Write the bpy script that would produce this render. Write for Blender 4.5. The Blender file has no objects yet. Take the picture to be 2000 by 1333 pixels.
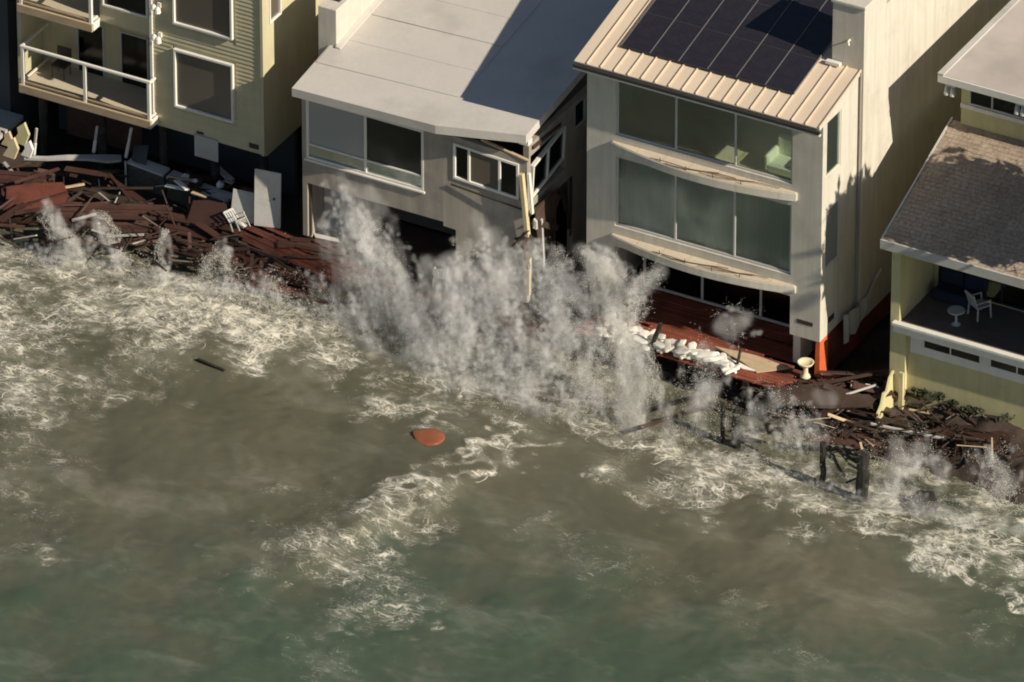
import bpy, bmesh, math, random
import numpy as np
from mathutils import Vector, Matrix

sc = bpy.context.scene
COL = sc.collection
rnd = random.Random(11)
rng = np.random.default_rng(11)
R = math.radians

# ------------------------------------------------------------------ camera, sky, sun, exposure
AZ, EL, DIST, PXM = R(28.7), R(32.0), 350.0, 62.0      # heading, look-down angle, distance, photo pixels per metre
TGT = np.array([0.0, -1.49, 0.0])
RGT = np.array([math.cos(AZ), math.sin(AZ), 0.0])
HOR = np.array([-math.sin(AZ), math.cos(AZ), 0.0])
FWD = HOR * math.cos(EL) - np.array([0, 0, math.sin(EL)])
UPV = HOR * math.sin(EL) + np.array([0, 0, math.cos(EL)])
EYE = TGT - FWD * DIST
cam = bpy.data.cameras.new('camera')
cam.sensor_width = 36.0
cam.lens = 36.0 * DIST / (2000.0 / PXM)
cam.clip_start, cam.clip_end = 5.0, 3000.0
co = bpy.data.objects.new('camera', cam)
COL.objects.link(co)
co.matrix_world = Matrix(((RGT[0], UPV[0], -FWD[0], EYE[0]), (RGT[1], UPV[1], -FWD[1], EYE[1]),
                          (RGT[2], UPV[2], -FWD[2], EYE[2]), (0, 0, 0, 1)))
sc.camera = co

SUN_EL, SUN_AZ = R(33.0), R(-7.5)                        # measured from +X towards +Y
sdir = Vector((math.cos(SUN_EL) * math.cos(SUN_AZ), math.cos(SUN_EL) * math.sin(SUN_AZ), math.sin(SUN_EL)))
world = bpy.data.worlds.new('World')
sc.world = world
world.use_nodes = True
wn = world.node_tree
sky = wn.nodes.new('ShaderNodeTexSky')
sky.sky_type = 'NISHITA'
sky.sun_disc = False
sky.sun_elevation = SUN_EL
sky.sun_rotation = R(90.0) - SUN_AZ
sky.altitude = 20.0
sky.air_density, sky.dust_density, sky.ozone_density = 1.0, 0.5, 1.0
bg = wn.nodes['Background']
bg.inputs['Strength'].default_value = 0.052
wn.links.new(sky.outputs[0], bg.inputs['Color'])
sl = bpy.data.lights.new('sun', 'SUN')
sl.energy = 5.0
sl.angle = R(0.5)
sl.color = (1.0, 0.90, 0.74)
so = bpy.data.objects.new('sun', sl)
COL.objects.link(so)
so.rotation_euler = sdir.to_track_quat('Z', 'Y').to_euler()
so.location = (40, -10, 60)

sc.view_settings.view_transform = 'Standard'
sc.view_settings.look = 'None'
sc.view_settings.exposure = 0.16
sc.view_settings.gamma = 1.0
sc.view_settings.use_curve_mapping = False
sc.render.engine = 'CYCLES'
sc.cycles.use_denoising = True
sc.cycles.max_bounces = 8
sc.cycles.transparent_max_bounces = 24
sc.cycles.volume_bounces = 3
sc.cycles.volume_step_rate = 2.0
sc.cycles.sample_clamp_indirect = 4.0
sc.cycles.filter_width = 1.9


def at(px, py, axis, val):
    """a spot of the photograph on a real plane of the place (x, y or z = val), in metres"""
    d = FWD * DIST + RGT * (px - 1000.0) / PXM - UPV * (py - 666.5) / PXM
    i = 'xyz'.index(axis)
    return Vector(EYE + (val - EYE[i]) / d[i] * d)


# ------------------------------------------------------------------ materials
MATS = {}


def _nodes(name):
    m = bpy.data.materials.new(name)
    m.use_nodes = True
    nt = m.node_tree
    return m, nt, nt.nodes['Principled BSDF'], nt.nodes.new, nt.links.new


def mat(name, col, rough=0.75, var=0.14, vscale=1.3, fine=0.08, fscale=14.0, bump=0.0, bscale=30.0,
        streak=0.0, spec=0.3, metal=0.0, rand=0.0, stain=None, stain_amt=0.5, stain_scale=0.9, stretch=(1, 1, 1)):
    m, nt, b, N, L = _nodes(name)
    g = N('ShaderNodeNewGeometry')
    mp = N('ShaderNodeMapping'); mp.inputs['Scale'].default_value = stretch
    L(g.outputs['Position'], mp.inputs['Vector'])

    def noise(scale, detail=4.0, src=None, rough_=0.55):
        n = N('ShaderNodeTexNoise')
        n.inputs['Scale'].default_value = scale
        n.inputs['Detail'].default_value = detail
        n.inputs['Roughness'].default_value = rough_
        L(src or mp.outputs[0], n.inputs['Vector'])
        return n.outputs['Fac']

    def mrange(f, a, c, lo=0.25, hi=0.75):
        r = N('ShaderNodeMapRange')
        r.inputs['From Min'].default_value = lo; r.inputs['From Max'].default_value = hi
        r.inputs['To Min'].default_value = a; r.inputs['To Max'].default_value = c
        L(f, r.inputs['Value'])
        return r.outputs[0]

    def mul(x, y):
        q = N('ShaderNodeMath'); q.operation = 'MULTIPLY'
        L(x, q.inputs[0]); L(y, q.inputs[1])
        return q.outputs[0]
    f = mul(mrange(noise(vscale), 1 - var, 1 + var), mrange(noise(fscale, 6.0), 1 - fine, 1 + fine))
    if streak:
        ms = N('ShaderNodeMapping'); ms.inputs['Scale'].default_value = (5.0, 5.0, 0.35)
        L(g.outputs['Position'], ms.inputs['Vector'])
        f = mul(f, mrange(noise(1.0, 5.0, ms.outputs[0]), 1 - streak, 1 + streak * 0.4))
    if rand:
        oi = N('ShaderNodeObjectInfo')
        f = mul(f, mrange(oi.outputs['Random'], 1 - rand, 1 + rand, 0, 1))
    vm = N('ShaderNodeVectorMath'); vm.operation = 'SCALE'
    vm.inputs[0].default_value = col
    L(f, vm.inputs['Scale'])
    out = vm.outputs[0]
    if stain:
        mx = N('ShaderNodeMix'); mx.data_type = 'RGBA'
        L(mrange(noise(stain_scale, 6.0, None, 0.62), 0, stain_amt, 0.5, 0.68), mx.inputs['Factor'])
        L(out, mx.inputs['A']); mx.inputs['B'].default_value = (*stain, 1)
        out = mx.outputs['Result']
    L(out, b.inputs['Base Color'])
    b.inputs['Roughness'].default_value = rough
    b.inputs['Specular IOR Level'].default_value = spec
    b.inputs['Metallic'].default_value = metal
    if bump:
        bp = N('ShaderNodeBump'); bp.inputs['Strength'].default_value = bump
        bp.inputs['Distance'].default_value = 0.02
        L(noise(bscale, 5.0), bp.inputs['Height'])
        L(bp.outputs[0], b.inputs['Normal'])
    MATS[name] = m
    return m


mat('stucco_cream', (0.63, 0.59, 0.505), 0.9, 0.05, 0.6, 0.04, 25, 0.25, 60, streak=0.17, stain=(0.40, 0.36, 0.30), stain_amt=0.5, stain_scale=0.6)
mat('stucco_grey', (0.40, 0.355, 0.30), 0.92, 0.08, 0.5, 0.05, 22, 0.3, 60, streak=0.20, stain=(0.22, 0.20, 0.175), stain_amt=0.6, stain_scale=0.55)
mat('roof_membrane', (0.555, 0.52, 0.475), 0.88, 0.07, 0.45, 0.04, 8, 0.15, 12, stain=(0.40, 0.375, 0.34), stain_amt=0.6, stain_scale=0.45)
mat('roof_flat_pink', (0.50, 0.44, 0.40), 0.9, 0.10, 0.5, 0.06, 18, 0.2, 40, stain=(0.36, 0.32, 0.29), stain_amt=0.6, stain_scale=0.4)
mat('metal_roof', (0.70, 0.57, 0.43), 0.5, 0.05, 0.9, 0.04, 20, spec=0.4, rand=0.05)
mat('trim_white', (0.78, 0.75, 0.68), 0.55, 0.05, 1.2, 0.05, 18, streak=0.08)
mat('frame_grey', (0.50, 0.50, 0.48), 0.45, 0.06, 1.2, 0.05, 18)
mat('rail_grey', (0.20, 0.19, 0.19), 0.5, 0.05)
mat('frame_dark', (0.035, 0.034, 0.036), 0.5, 0.1, 1.2)
mat('siding_yellow', (0.56, 0.505, 0.33), 0.7, 0.05, 0.7, 0.05, 18, 0.1, 30, rand=0.045, streak=0.08, stain=(0.40, 0.37, 0.25), stain_amt=0.35)
mat('paint_yellow', (0.60, 0.55, 0.30), 0.75, 0.07, 0.7, 0.05, 18, 0.1, 30, streak=0.12, stain=(0.42, 0.37, 0.2), stain_amt=0.4)
mat('shingle', (0.37, 0.295, 0.225), 0.95, 0.16, 0.5, 0.30, 9, 0.5, 50, stretch=(1, 1, 1), stain=(0.17, 0.135, 0.11), stain_amt=0.5)
mat('wood_red', (0.062, 0.030, 0.023), 0.55, 0.22, 1.0, 0.18, 12, 0.2, 30, rand=0.35, stain=(0.045, 0.026, 0.021), stain_amt=0.8, stain_scale=1.2)
mat('deck_red', (0.125, 0.041, 0.028), 0.55, 0.25, 0.8, 0.18, 12, 0.2, 30, rand=0.25, stain=(0.05, 0.026, 0.02), stain_amt=0.75, stain_scale=0.9)
mat('deck_rust', (0.24, 0.070, 0.042), 0.6, 0.25, 0.8, 0.18, 12, 0.2, 30, rand=0.2, stain=(0.10, 0.04, 0.028), stain_amt=0.6, stain_scale=0.9)
mat('wood_wet', (0.065, 0.042, 0.032), 0.5, 0.25, 1.2, 0.2, 12, 0.3, 30, rand=0.4, stain=(0.12, 0.10, 0.08), stain_amt=0.4)
mat('wood_tan', (0.50, 0.38, 0.245), 0.75, 0.12, 1.5, 0.15, 16, 0.2, 40, rand=0.12, stain=(0.30, 0.22, 0.14), stain_amt=0.5, stretch=(1, 4, 4))
mat('wood_post', (0.60, 0.50, 0.31), 0.75, 0.12, 1.5, 0.12, 16, 0.2, 40, rand=0.08)
mat('pile_wood', (0.030, 0.028, 0.024), 0.6, 0.3, 2.0, 0.3, 14, 0.6, 20, stain=(0.07, 0.065, 0.05), stain_amt=0.6, stain_scale=3)
mat('sheet_dull', (0.15, 0.12, 0.11), 0.8, 0.15, 1.0, 0.1, 12, stain=(0.07, 0.055, 0.05), stain_amt=0.6)
mat('grey_board', (0.50, 0.485, 0.45), 0.8, 0.08, 1.0, 0.08, 12, rand=0.12, stain=(0.34, 0.32, 0.29), stain_amt=0.5)
mat('retaining_green', (0.10, 0.105, 0.08), 0.9, 0.2, 1.0, 0.25, 9, 0.5, 20, stain=(0.05, 0.055, 0.05), stain_amt=0.6)
mat('sack_white', (0.80, 0.77, 0.70), 0.8, 0.05, 2.0, 0.06, 16, 0.3, 22, rand=0.06, stain=(0.5, 0.45, 0.36), stain_amt=0.45, stain_scale=2.0)
mat('plastic_white', (0.52, 0.52, 0.50), 0.45, 0.05)
mat('cast_cream', (0.72, 0.62, 0.42), 0.8, 0.08, 3.0, 0.08, 20, 0.2, 40)
mat('orange_paint', (0.62, 0.13, 0.045), 0.7, 0.12, 1.5, 0.1, 16, 0.1, 30)
mat('orange_panel', (0.27, 0.092, 0.047), 0.35, 0.18, 1.2, 0.12, 8, 0.2, 8)
mat('rubble', (0.046, 0.035, 0.028), 0.9, 0.4, 0.9, 0.35, 6, 0.8, 12, stain=(0.07, 0.038, 0.030), stain_amt=0.7, stain_scale=0.7)
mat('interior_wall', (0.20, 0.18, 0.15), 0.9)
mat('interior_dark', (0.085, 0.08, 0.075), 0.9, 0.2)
mat('curtain', (0.36, 0.45, 0.43), 0.9, 0.06, 0.8)
mat('blind_white', (0.62, 0.63, 0.62), 0.8, 0.04)
mat('sofa_cream', (0.72, 0.72, 0.58), 0.95, 0.04)
mat('rug', (0.50, 0.42, 0.2), 0.95, 0.1)
mat('deck_tile', (0.56, 0.48, 0.37), 0.85, 0.1, 1.0, 0.1, 10, rand=0.06)
mat('metal_dark', (0.05, 0.045, 0.04), 0.45, 0.1)
mat('rust_rail', (0.15, 0.085, 0.05), 0.6, 0.2)
mat('sofa_blue', (0.022, 0.03, 0.055), 0.9)
mat('leaf', (0.032, 0.036, 0.016), 0.6, 0.3, 2.0, rand=0.1)
mat('bark', (0.10, 0.08, 0.06), 0.9, 0.2)
mat('brick', (0.42, 0.24, 0.16), 0.9, 0.15, 3.0, rand=0.15)
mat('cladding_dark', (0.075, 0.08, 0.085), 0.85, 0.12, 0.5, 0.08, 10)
mat('asphalt', (0.05, 0.05, 0.05), 0.95, 0.15)


def glass(name, tint, refl, rough=0.16, base=None, ior=1.5):
    m = bpy.data.materials.new(name)
    m.use_nodes = True
    nt = m.node_tree
    nt.nodes.remove(nt.nodes['Principled BSDF'])
    out = nt.nodes['Material Output']
    N, L = nt.nodes.new, nt.links.new
    tr = N('ShaderNodeBsdfTransparent'); tr.inputs[0].default_value = (*tint, 1)
    if base:
        df = N('ShaderNodeBsdfDiffuse'); df.inputs[0].default_value = (*base[0], 1)
        mb = N('ShaderNodeMixShader'); mb.inputs[0].default_value = base[1]
        L(tr.outputs[0], mb.inputs[1]); L(df.outputs[0], mb.inputs[2])
        tr = mb
    gl = N('ShaderNodeBsdfGlossy'); gl.inputs['Roughness'].default_value = rough
    gl.inputs['Color'].default_value = (0.9, 0.93, 0.95, 1)
    g = N('ShaderNodeNewGeometry')
    nz = N('ShaderNodeTexNoise'); nz.inputs['Scale'].default_value = 0.9
    L(g.outputs['Position'], nz.inputs['Vector'])
    bp = N('ShaderNodeBump'); bp.inputs['Strength'].default_value = 0.08; bp.inputs['Distance'].default_value = 0.1
    L(nz.outputs[0], bp.inputs['Height'])
    L(bp.outputs[0], gl.inputs['Normal'])
    fr = N('ShaderNodeFresnel'); fr.inputs[0].default_value = ior
    ad = N('ShaderNodeMath'); ad.operation = 'ADD'; ad.inputs[1].default_value = refl
    L(fr.outputs[0], ad.inputs[0])
    mx = N('ShaderNodeMixShader')
    L(ad.outputs[0], mx.inputs[0]); L(tr.outputs[0], mx.inputs[1]); L(gl.outputs[0], mx.inputs[2])
    L(mx.outputs[0], out.inputs['Surface'])
    MATS[name] = m


glass('glass_clear', (0.86, 0.92, 0.88), 0.015)
glass('glass_screen', (0.30, 0.28, 0.26), 0.0, 0.2, ((0.16, 0.135, 0.11), 0.75))
glass('glass_pale', (0.6, 0.62, 0.63), 0.03, 0.15, ((0.46, 0.48, 0.49), 0.6))
glass('glass_rail', (0.95, 0.96, 0.95), 0.0, 0.03, None, 1.12)
glass('glass_dark', (0.16, 0.18, 0.19), 0.0)


def solar_mat():
    m, nt, b, N, L = _nodes('solar_cell')
    g = N('ShaderNodeTexCoord')
    br = N('ShaderNodeTexBrick')
    br.offset = 0.0
    br.inputs['Scale'].default_value = 6.0
    br.inputs['Color1'].default_value = (0.020, 0.019, 0.026, 1)
    br.inputs['Color2'].default_value = (0.026, 0.023, 0.030, 1)
    br.inputs['Mortar'].default_value = (0.045, 0.04, 0.045, 1)
    br.inputs['Mortar Size'].default_value = 0.012
    br.inputs['Brick Width'].default_value = 1.0
    br.inputs['Row Height'].default_value = 1.0
    L(g.outputs['Object'], br.inputs['Vector'])
    L(br.outputs['Color'], b.inputs['Base Color'])
    b.inputs['Roughness'].default_value = 0.32
    b.inputs['Specular IOR Level'].default_value = 0.45
    MATS['solar_cell'] = m


solar_mat()


# ------------------------------------------------------------------ mesh helpers
class MB:
    """collects faces; build() links them as one mesh object"""

    def __init__(self):
        self.v, self.f = [], []

    def add(self, vs, fs):
        o = len(self.v)
        self.v += [tuple(p) for p in vs]
        self.f += [tuple(i + o for i in q) for q in fs]
        return self

    def box(self, a, b, M=None):
        x0, y0, z0 = a; x1, y1, z1 = b
        vs = [Vector(p) for p in ((x0, y0, z0), (x1, y0, z0), (x1, y1, z0), (x0, y1, z0),
                                  (x0, y0, z1), (x1, y0, z1), (x1, y1, z1), (x0, y1, z1))]
        if M is not None:
            vs = [M @ p for p in vs]
        return self.add(vs, [(0, 3, 2, 1), (4, 5, 6, 7), (0, 1, 5, 4), (1, 2, 6, 5), (2, 3, 7, 6), (3, 0, 4, 7)])

    def hexa(self, p):
        """eight corners: bottom loop of four, top loop of four"""
        return self.add(p, [(0, 3, 2, 1), (4, 5, 6, 7), (0, 1, 5, 4), (1, 2, 6, 5), (2, 3, 7, 6), (3, 0, 4, 7)])

    def prism(self, poly, n):
        """flat polygon (list of points) pushed along vector n"""
        k = len(poly)
        n = Vector(n)
        vs = [Vector(p) for p in poly] + [Vector(p) + n for p in poly]
        fs = [tuple(range(k))[::-1], tuple(range(k, 2 * k))]
        fs += [(i, (i + 1) % k, k + (i + 1) % k, k + i) for i in range(k)]
        return self.add(vs, fs)

    def tube(self, pts, rad, n=8):
        pts = [Vector(p) for p in pts]
        rads = rad if isinstance(rad, (list, tuple)) else [rad] * len(pts)
        vs, fs = [], []
        for i, p in enumerate(pts):
            d = (pts[min(i + 1, len(pts) - 1)] - pts[max(i - 1, 0)]).normalized()
            a = d.orthogonal().normalized() if abs(d.z) > 0.95 else d.cross(Vector((0, 0, 1))).normalized()
            b = d.cross(a)
            for j in range(n):
                t = 2 * math.pi * j / n
                vs.append(p + (a * math.cos(t) + b * math.sin(t)) * rads[i])
        for i in range(len(pts) - 1):
            for j in range(n):
                fs.append((i * n + j, i * n + (j + 1) % n, (i + 1) * n + (j + 1) % n, (i + 1) * n + j))
        fs.append(tuple(range(n))[::-1]); fs.append(tuple((len(pts) - 1) * n + j for j in range(n)))
        return self.add(vs, fs)

    def beam(self, p, q, w, h, up=(0, 0, 1)):
        p, q = Vector(p), Vector(q)
        d = (q - p).normalized()
        s = d.cross(Vector(up))
        s = s.normalized() if s.length > 1e-4 else d.orthogonal().normalized()
        u = s.cross(d).normalized()
        s, u = s * w / 2, u * h / 2
        return self.hexa([p - s - u, p + s - u, q + s - u, q - s - u, p - s + u, p + s + u, q + s + u, q - s + u])

    def lathe(self, prof, c, n=20):
        vs, fs = [], []
        for (r, z) in prof:
            for j in range(n):
                t = 2 * math.pi * j / n
                vs.append((c[0] + r * math.cos(t), c[1] + r * math.sin(t), c[2] + z))
        for i in range(len(prof) - 1):
            for j in range(n):
                fs.append((i * n + j, i * n + (j + 1) % n, (i + 1) * n + (j + 1) % n, (i + 1) * n + j))
        fs.append(tuple(range(n))[::-1]); fs.append(tuple((len(prof) - 1) * n + j for j in range(n)))
        return self.add(vs, fs)

    def build(self, name, m, parent=None, bevel=0.0, smooth=False):
        me = bpy.data.meshes.new(name)
        me.from_pydata(self.v, [], self.f)
        bm = bmesh.new(); bm.from_mesh(me)
        bmesh.ops.recalc_face_normals(bm, faces=bm.faces)
        if bevel:
            bmesh.ops.bevel(bm, geom=[e for e in bm.edges if len(e.link_faces) == 2 and e.calc_face_angle(0) > 0.5],
                            offset=bevel, segments=1, affect='EDGES', clamp_overlap=True)
        bm.to_mesh(me); bm.free()
        if smooth:
            for p in me.polygons:
                p.use_smooth = True
        me.materials.append(MATS[m] if isinstance(m, str) else m)
        o = bpy.data.objects.new(name, me)
        COL.objects.link(o)
        adopt(o, parent)
        return o


BASE = {}


def adopt(o, parent):
    if parent is not None:
        o.parent = parent
        o.matrix_parent_inverse = Matrix.Translation(-Vector(BASE.get(parent.name, (0, 0, 0))))
    return o


def tag(o, label, cat=None, group=None, kind=None):
    o['label'] = label
    if cat: o['category'] = cat
    if group: o['group'] = group
    if kind: o['kind'] = kind
    return o


def thing(name, label, cat, loc, group=None):
    o = bpy.data.objects.new(name, None)
    COL.objects.link(o)
    o.location = loc
    BASE[o.name] = tuple(loc)
    o.empty_display_size = 0.2
    return tag(o, label, cat, group)


def wall(org, U, V, T, u1, v1, holes, name, m, parent, u0=0.0, v0=0.0):
    """slab from org along U and V with thickness vector T and rectangular openings (u0, v0, u1, v1)"""
    org, U, V, T = Vector(org), Vector(U), Vector(V), Vector(T)
    us = sorted({u0, u1} | {x for h in holes for x in (h[0], h[2]) if u0 < x < u1})
    vs = sorted({v0, v1} | {x for h in holes for x in (h[1], h[3]) if v0 < x < v1})
    nu, nv = len(us) - 1, len(vs) - 1

    def solid(i, j):
        if not (0 <= i < nu and 0 <= j < nv):
            return False
        cu, cv = (us[i] + us[i + 1]) / 2, (vs[j] + vs[j + 1]) / 2
        return not any(h[0] < cu < h[2] and h[1] < cv < h[3] for h in holes)
    mb = MB()
    idx = {}

    def P(i, j, k):
        if (i, j, k) not in idx:
            idx[(i, j, k)] = len(mb.v)
            mb.v.append(tuple(org + U * us[i] + V * vs[j] + T * k))
        return idx[(i, j, k)]
    for i in range(nu):
        for j in range(nv):
            if not solid(i, j):
                continue
            mb.f.append((P(i, j, 0), P(i + 1, j, 0), P(i + 1, j + 1, 0), P(i, j + 1, 0)))
            mb.f.append((P(i, j, 1), P(i, j + 1, 1), P(i + 1, j + 1, 1), P(i + 1, j, 1)))
            for (di, dj, a, b) in ((-1, 0, (i, j), (i, j + 1)), (1, 0, (i + 1, j), (i + 1, j + 1)),
                                   (0, -1, (i, j), (i + 1, j)), (0, 1, (i, j + 1), (i + 1, j + 1))):
                if not solid(i + di, j + dj):
                    mb.f.append((P(*a, 0), P(*b, 0), P(*b, 1), P(*a, 1)))
    return mb.build(name, m, parent)


def window(parent, org, U, V, w, h, N, mull=(), rails=(), fw=0.06, fd=0.08, frame='trim_white', pane='glass_clear',
           pane_sel=None, label=None, sill=0.0):
    """window whose lower left corner is org, U along, V up, N out of the wall; frame is the part, panes its children"""
    org, U, V, N = Vector(org), Vector(U).normalized(), Vector(V).normalized(), Vector(N).normalized()
    M = Matrix((U, V, N)).transposed().to_4x4()
    M.translation = org
    mb = MB()
    e = 0.003
    mb.box((0, 0, 0), (w, fw, fd), M); mb.box((0, h - fw, 0), (w, h, fd), M)
    mb.box((0, fw, 0), (fw, h - fw, fd), M); mb.box((w - fw, fw, 0), (w, h - fw, fd), M)
    for u in mull:
        mb.box((u - fw * 0.45, fw, e), (u + fw * 0.45, h - fw, fd - e), M)
    for v in rails:
        mb.box((fw, v - fw * 0.35, 2 * e), (w - fw, v + fw * 0.35, fd - 3 * e), M)
    if sill:
        mb.box((-0.05, -0.07, -0.01), (w + 0.05, -0.002, fd + sill), M)
    o = mb.build('window', frame, parent, bevel=0.006)
    if label: o['label'] = label
    us = [fw * 0.6] + list(mull) + [w - fw * 0.6]
    vs = [fw * 0.6] + list(rails) + [h - fw * 0.6]
    k = 0
    for i in range(len(us) - 1):
        for j in range(len(vs) - 1):
            p = MB().box((us[i] + 0.01, vs[j] + 0.01, fd * 0.4), (us[i + 1] - 0.01, vs[j + 1] - 0.01, fd * 0.4 + 0.012), M)
            p.build('pane', (pane_sel[k] if pane_sel else pane), o)
            k += 1
    return o


X, Y, Z = Vector((1, 0, 0)), Vector((0, 1, 0)), Vector((0, 0, 1))

# ------------------------------------------------------------------ ground, land behind


def smooth_noise(nx, ny, lo, hi, seed, slope=1.6):
    """periodic band-limited noise field, unit deviation; lo and hi are wavelengths in cells"""
    g = np.random.default_rng(seed)
    F = np.fft.rfft2(g.standard_normal((nx, ny)))
    fx = np.fft.fftfreq(nx)[:, None]; fy = np.fft.rfftfreq(ny)[None, :]
    k = np.sqrt(fx * fx + fy * fy); k[0, 0] = 1
    A = k ** (-slope) * (k < 1.0 / lo) * (k > 1.0 / hi)
    f = np.fft.irfft2(F * A, s=(nx, ny))
    return f / f.std()


def grid_mesh(xs, ys, zf):
    nx, ny = len(xs), len(ys)
    XX, YY = np.meshgrid(xs, ys, indexing='ij')
    v = np.stack([XX, YY, zf], -1).reshape(-1, 3)
    i = np.arange(nx * ny).reshape(nx, ny)
    f = np.stack([i[:-1, :-1], i[1:, :-1], i[1:, 1:], i[:-1, 1:]], -1).reshape(-1, 4)
    me = bpy.data.meshes.new('m')
    me.vertices.add(len(v)); me.vertices.foreach_set('co', v.ravel().astype(np.float32))
    me.loops.add(f.size); me.loops.foreach_set('vertex_index', f.ravel().astype(np.int32))
    me.polygons.add(len(f)); me.polygons.foreach_set('loop_start', np.arange(0, f.size, 4, dtype=np.int32))
    me.polygons.foreach_set('loop_total', np.full(len(f), 4, dtype=np.int32))
    me.polygons.foreach_set('use_smooth', np.ones(len(f), dtype=bool))
    me.update()
    return me


def sstep(a, b, x):
    t = np.clip((x - a) / (b - a), 0, 1)
    return t * t * (3 - 2 * t)


xs = np.concatenate([np.linspace(-160, -31, 12), np.arange(-30, 34, 0.16), np.linspace(34, 170, 12)])
ys = np.concatenate([np.arange(-8, 14, 0.16), np.linspace(14, 160, 16)])
XX, YY = np.meshgrid(xs, ys, indexing='ij')
nz = smooth_noise(len(xs), len(ys), 3, 40, 3)
right = sstep(9.0, 13.0, XX)
land = 0.15 + 0.35 * right + (0.45 * sstep(13.2, 14.5, XX)) * sstep(-0.6, 0.8, YY)
land = land + sstep(6, 14, YY) * 2.2
bank = -1.3 + (land + 1.3) * sstep(-6.0 + 1.2 * right, -0.2 - 0.4 * right, YY)
fade = sstep(0, 2, XX + 30) * sstep(0, 2, 33 - XX)
zz = bank + nz * (0.09 + 0.05 * right) * fade * sstep(-7.5, -4, YY) * (1 - sstep(10, 14, YY))
me = grid_mesh(xs, ys, zz)
gro = bpy.data.objects.new('ground', me); COL.objects.link(gro)
me.materials.append(MATS['rubble'])
tag(gro, 'dark brown wet bank and rubble under the houses', kind='structure')
MB().box((-160, 17.0, 2.2), (170, 26.0, 2.41)).build('road', 'asphalt')
tag(bpy.data.objects['road'], 'coast road behind the row of houses', kind='structure')


# ------------------------------------------------------------------ helper for balcony rails, planks
def plank(name, p, q, w, h, m, parent=None, up=(0, 0, 1), bevel=0.006):
    return MB().beam(p, q, w, h, up).build(name, m, parent, bevel=bevel)

# ================================================================== the white stucco house with solar panels
H3 = thing('beach_house', 'three-storey cream stucco house with solar panels on its metal roof', 'house', (6.0, 4.0, 1.0))
wall((1.85, 0, 2.16), X, Z, Y * 0.25, 8.25, 8.0,
     [(1.0, 5.44, 7.2, 7.7), (1.0, 2.14, 7.2, 4.69), (1.0, -1, 7.2, 1.39)], 'wall', 'stucco_cream', H3)
wall((10.1, 0.25, 2.16), Y, Z, X * -0.25, 2.15, 7.98,
     [(0.0, 5.79, 0.98, 7.83), (0.02, 2.49, 0.98, 4.59)], 'wall', 'stucco_cream', H3)
MB().prism([(10.1, 0.25, 10.14), (10.1, 2.4, 10.14), (10.1, 2.4, 10.62), (10.1, 0.25, 10.15)], (-0.25, 0, 0)).build('wall', 'stucco_cream', H3)
wall((10.25, 2.4, 1.6), Y, Z, X * -0.3, 14.0, 10.8, [(-1, 9.4, 1.5, 11.0), (9.0, 9.4, 15, 11)], 'wall', 'stucco_cream', H3)
wall((2.1, 0.25, 1.0), Y, Z, X * -0.25, 16.0, 9.0, [], 'wall', 'stucco_cream', H3)
wall((2.1, 16.2, 1.0), X, Z, Y * 0.2, 7.8, 9.0, [], 'wall', 'stucco_cream', H3)
MB().box((9.05, 0.25, 1.0), (9.3, 2.0, 3.55)).build('wall', 'stucco_cream', H3)
MB().box((2.1, 0.25, 7.0), (9.85, 9.0, 7.2)).build('floor_slab', 'deck_tile', H3)
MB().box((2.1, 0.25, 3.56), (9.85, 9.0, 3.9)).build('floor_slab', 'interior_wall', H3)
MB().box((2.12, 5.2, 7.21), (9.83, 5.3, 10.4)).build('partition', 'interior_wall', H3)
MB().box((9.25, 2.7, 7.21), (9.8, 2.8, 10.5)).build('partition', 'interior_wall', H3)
# windows of the front
window(H3, (2.85, 0.14, 7.6), X, Z, 6.2, 2.26, -Y, mull=(2.1, 4.18), fw=0.075, frame='frame_grey', label='upper row of three clear panes')
window(H3, (2.85, 0.14, 4.3), X, Z, 6.2, 2.55, -Y, mull=(2.1, 4.18), fw=0.08, frame='frame_grey', label='middle row of three panes with drawn curtains')
window(H3, (2.85, 2.0, 1.05), X, Z, 6.2, 2.5, -Y, mull=(2.1, 4.18), fw=0.09, frame='frame_grey', pane='glass_dark')
window(H3, (10.02, 0.27, 7.95), Y, Z, 0.96, 2.04, X, fw=0.05, fd=0.06, frame='stucco_cream')
window(H3, (10.02, 0.28, 4.65), Y, Z, 0.95, 2.1, X, fw=0.05, fd=0.06, frame='stucco_cream', pane='glass_pale')
mb = MB()                                            # curtains behind the middle row
n = 120
for i in range(n):
    x0, x1 = 2.9 + 6.1 * i / n, 2.9 + 6.1 * (i + 1) / n
    y0, y1 = 0.34 + 0.035 * math.sin(i * 1.15), 0.34 + 0.035 * math.sin((i + 1) * 1.15)
    mb.add([(x0, y0, 4.0), (x1, y1, 4.0), (x1, y1, 6.9), (x0, y0, 6.9)], [(0, 1, 2, 3)])
mb.build('curtain', 'curtain', H3)


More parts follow.
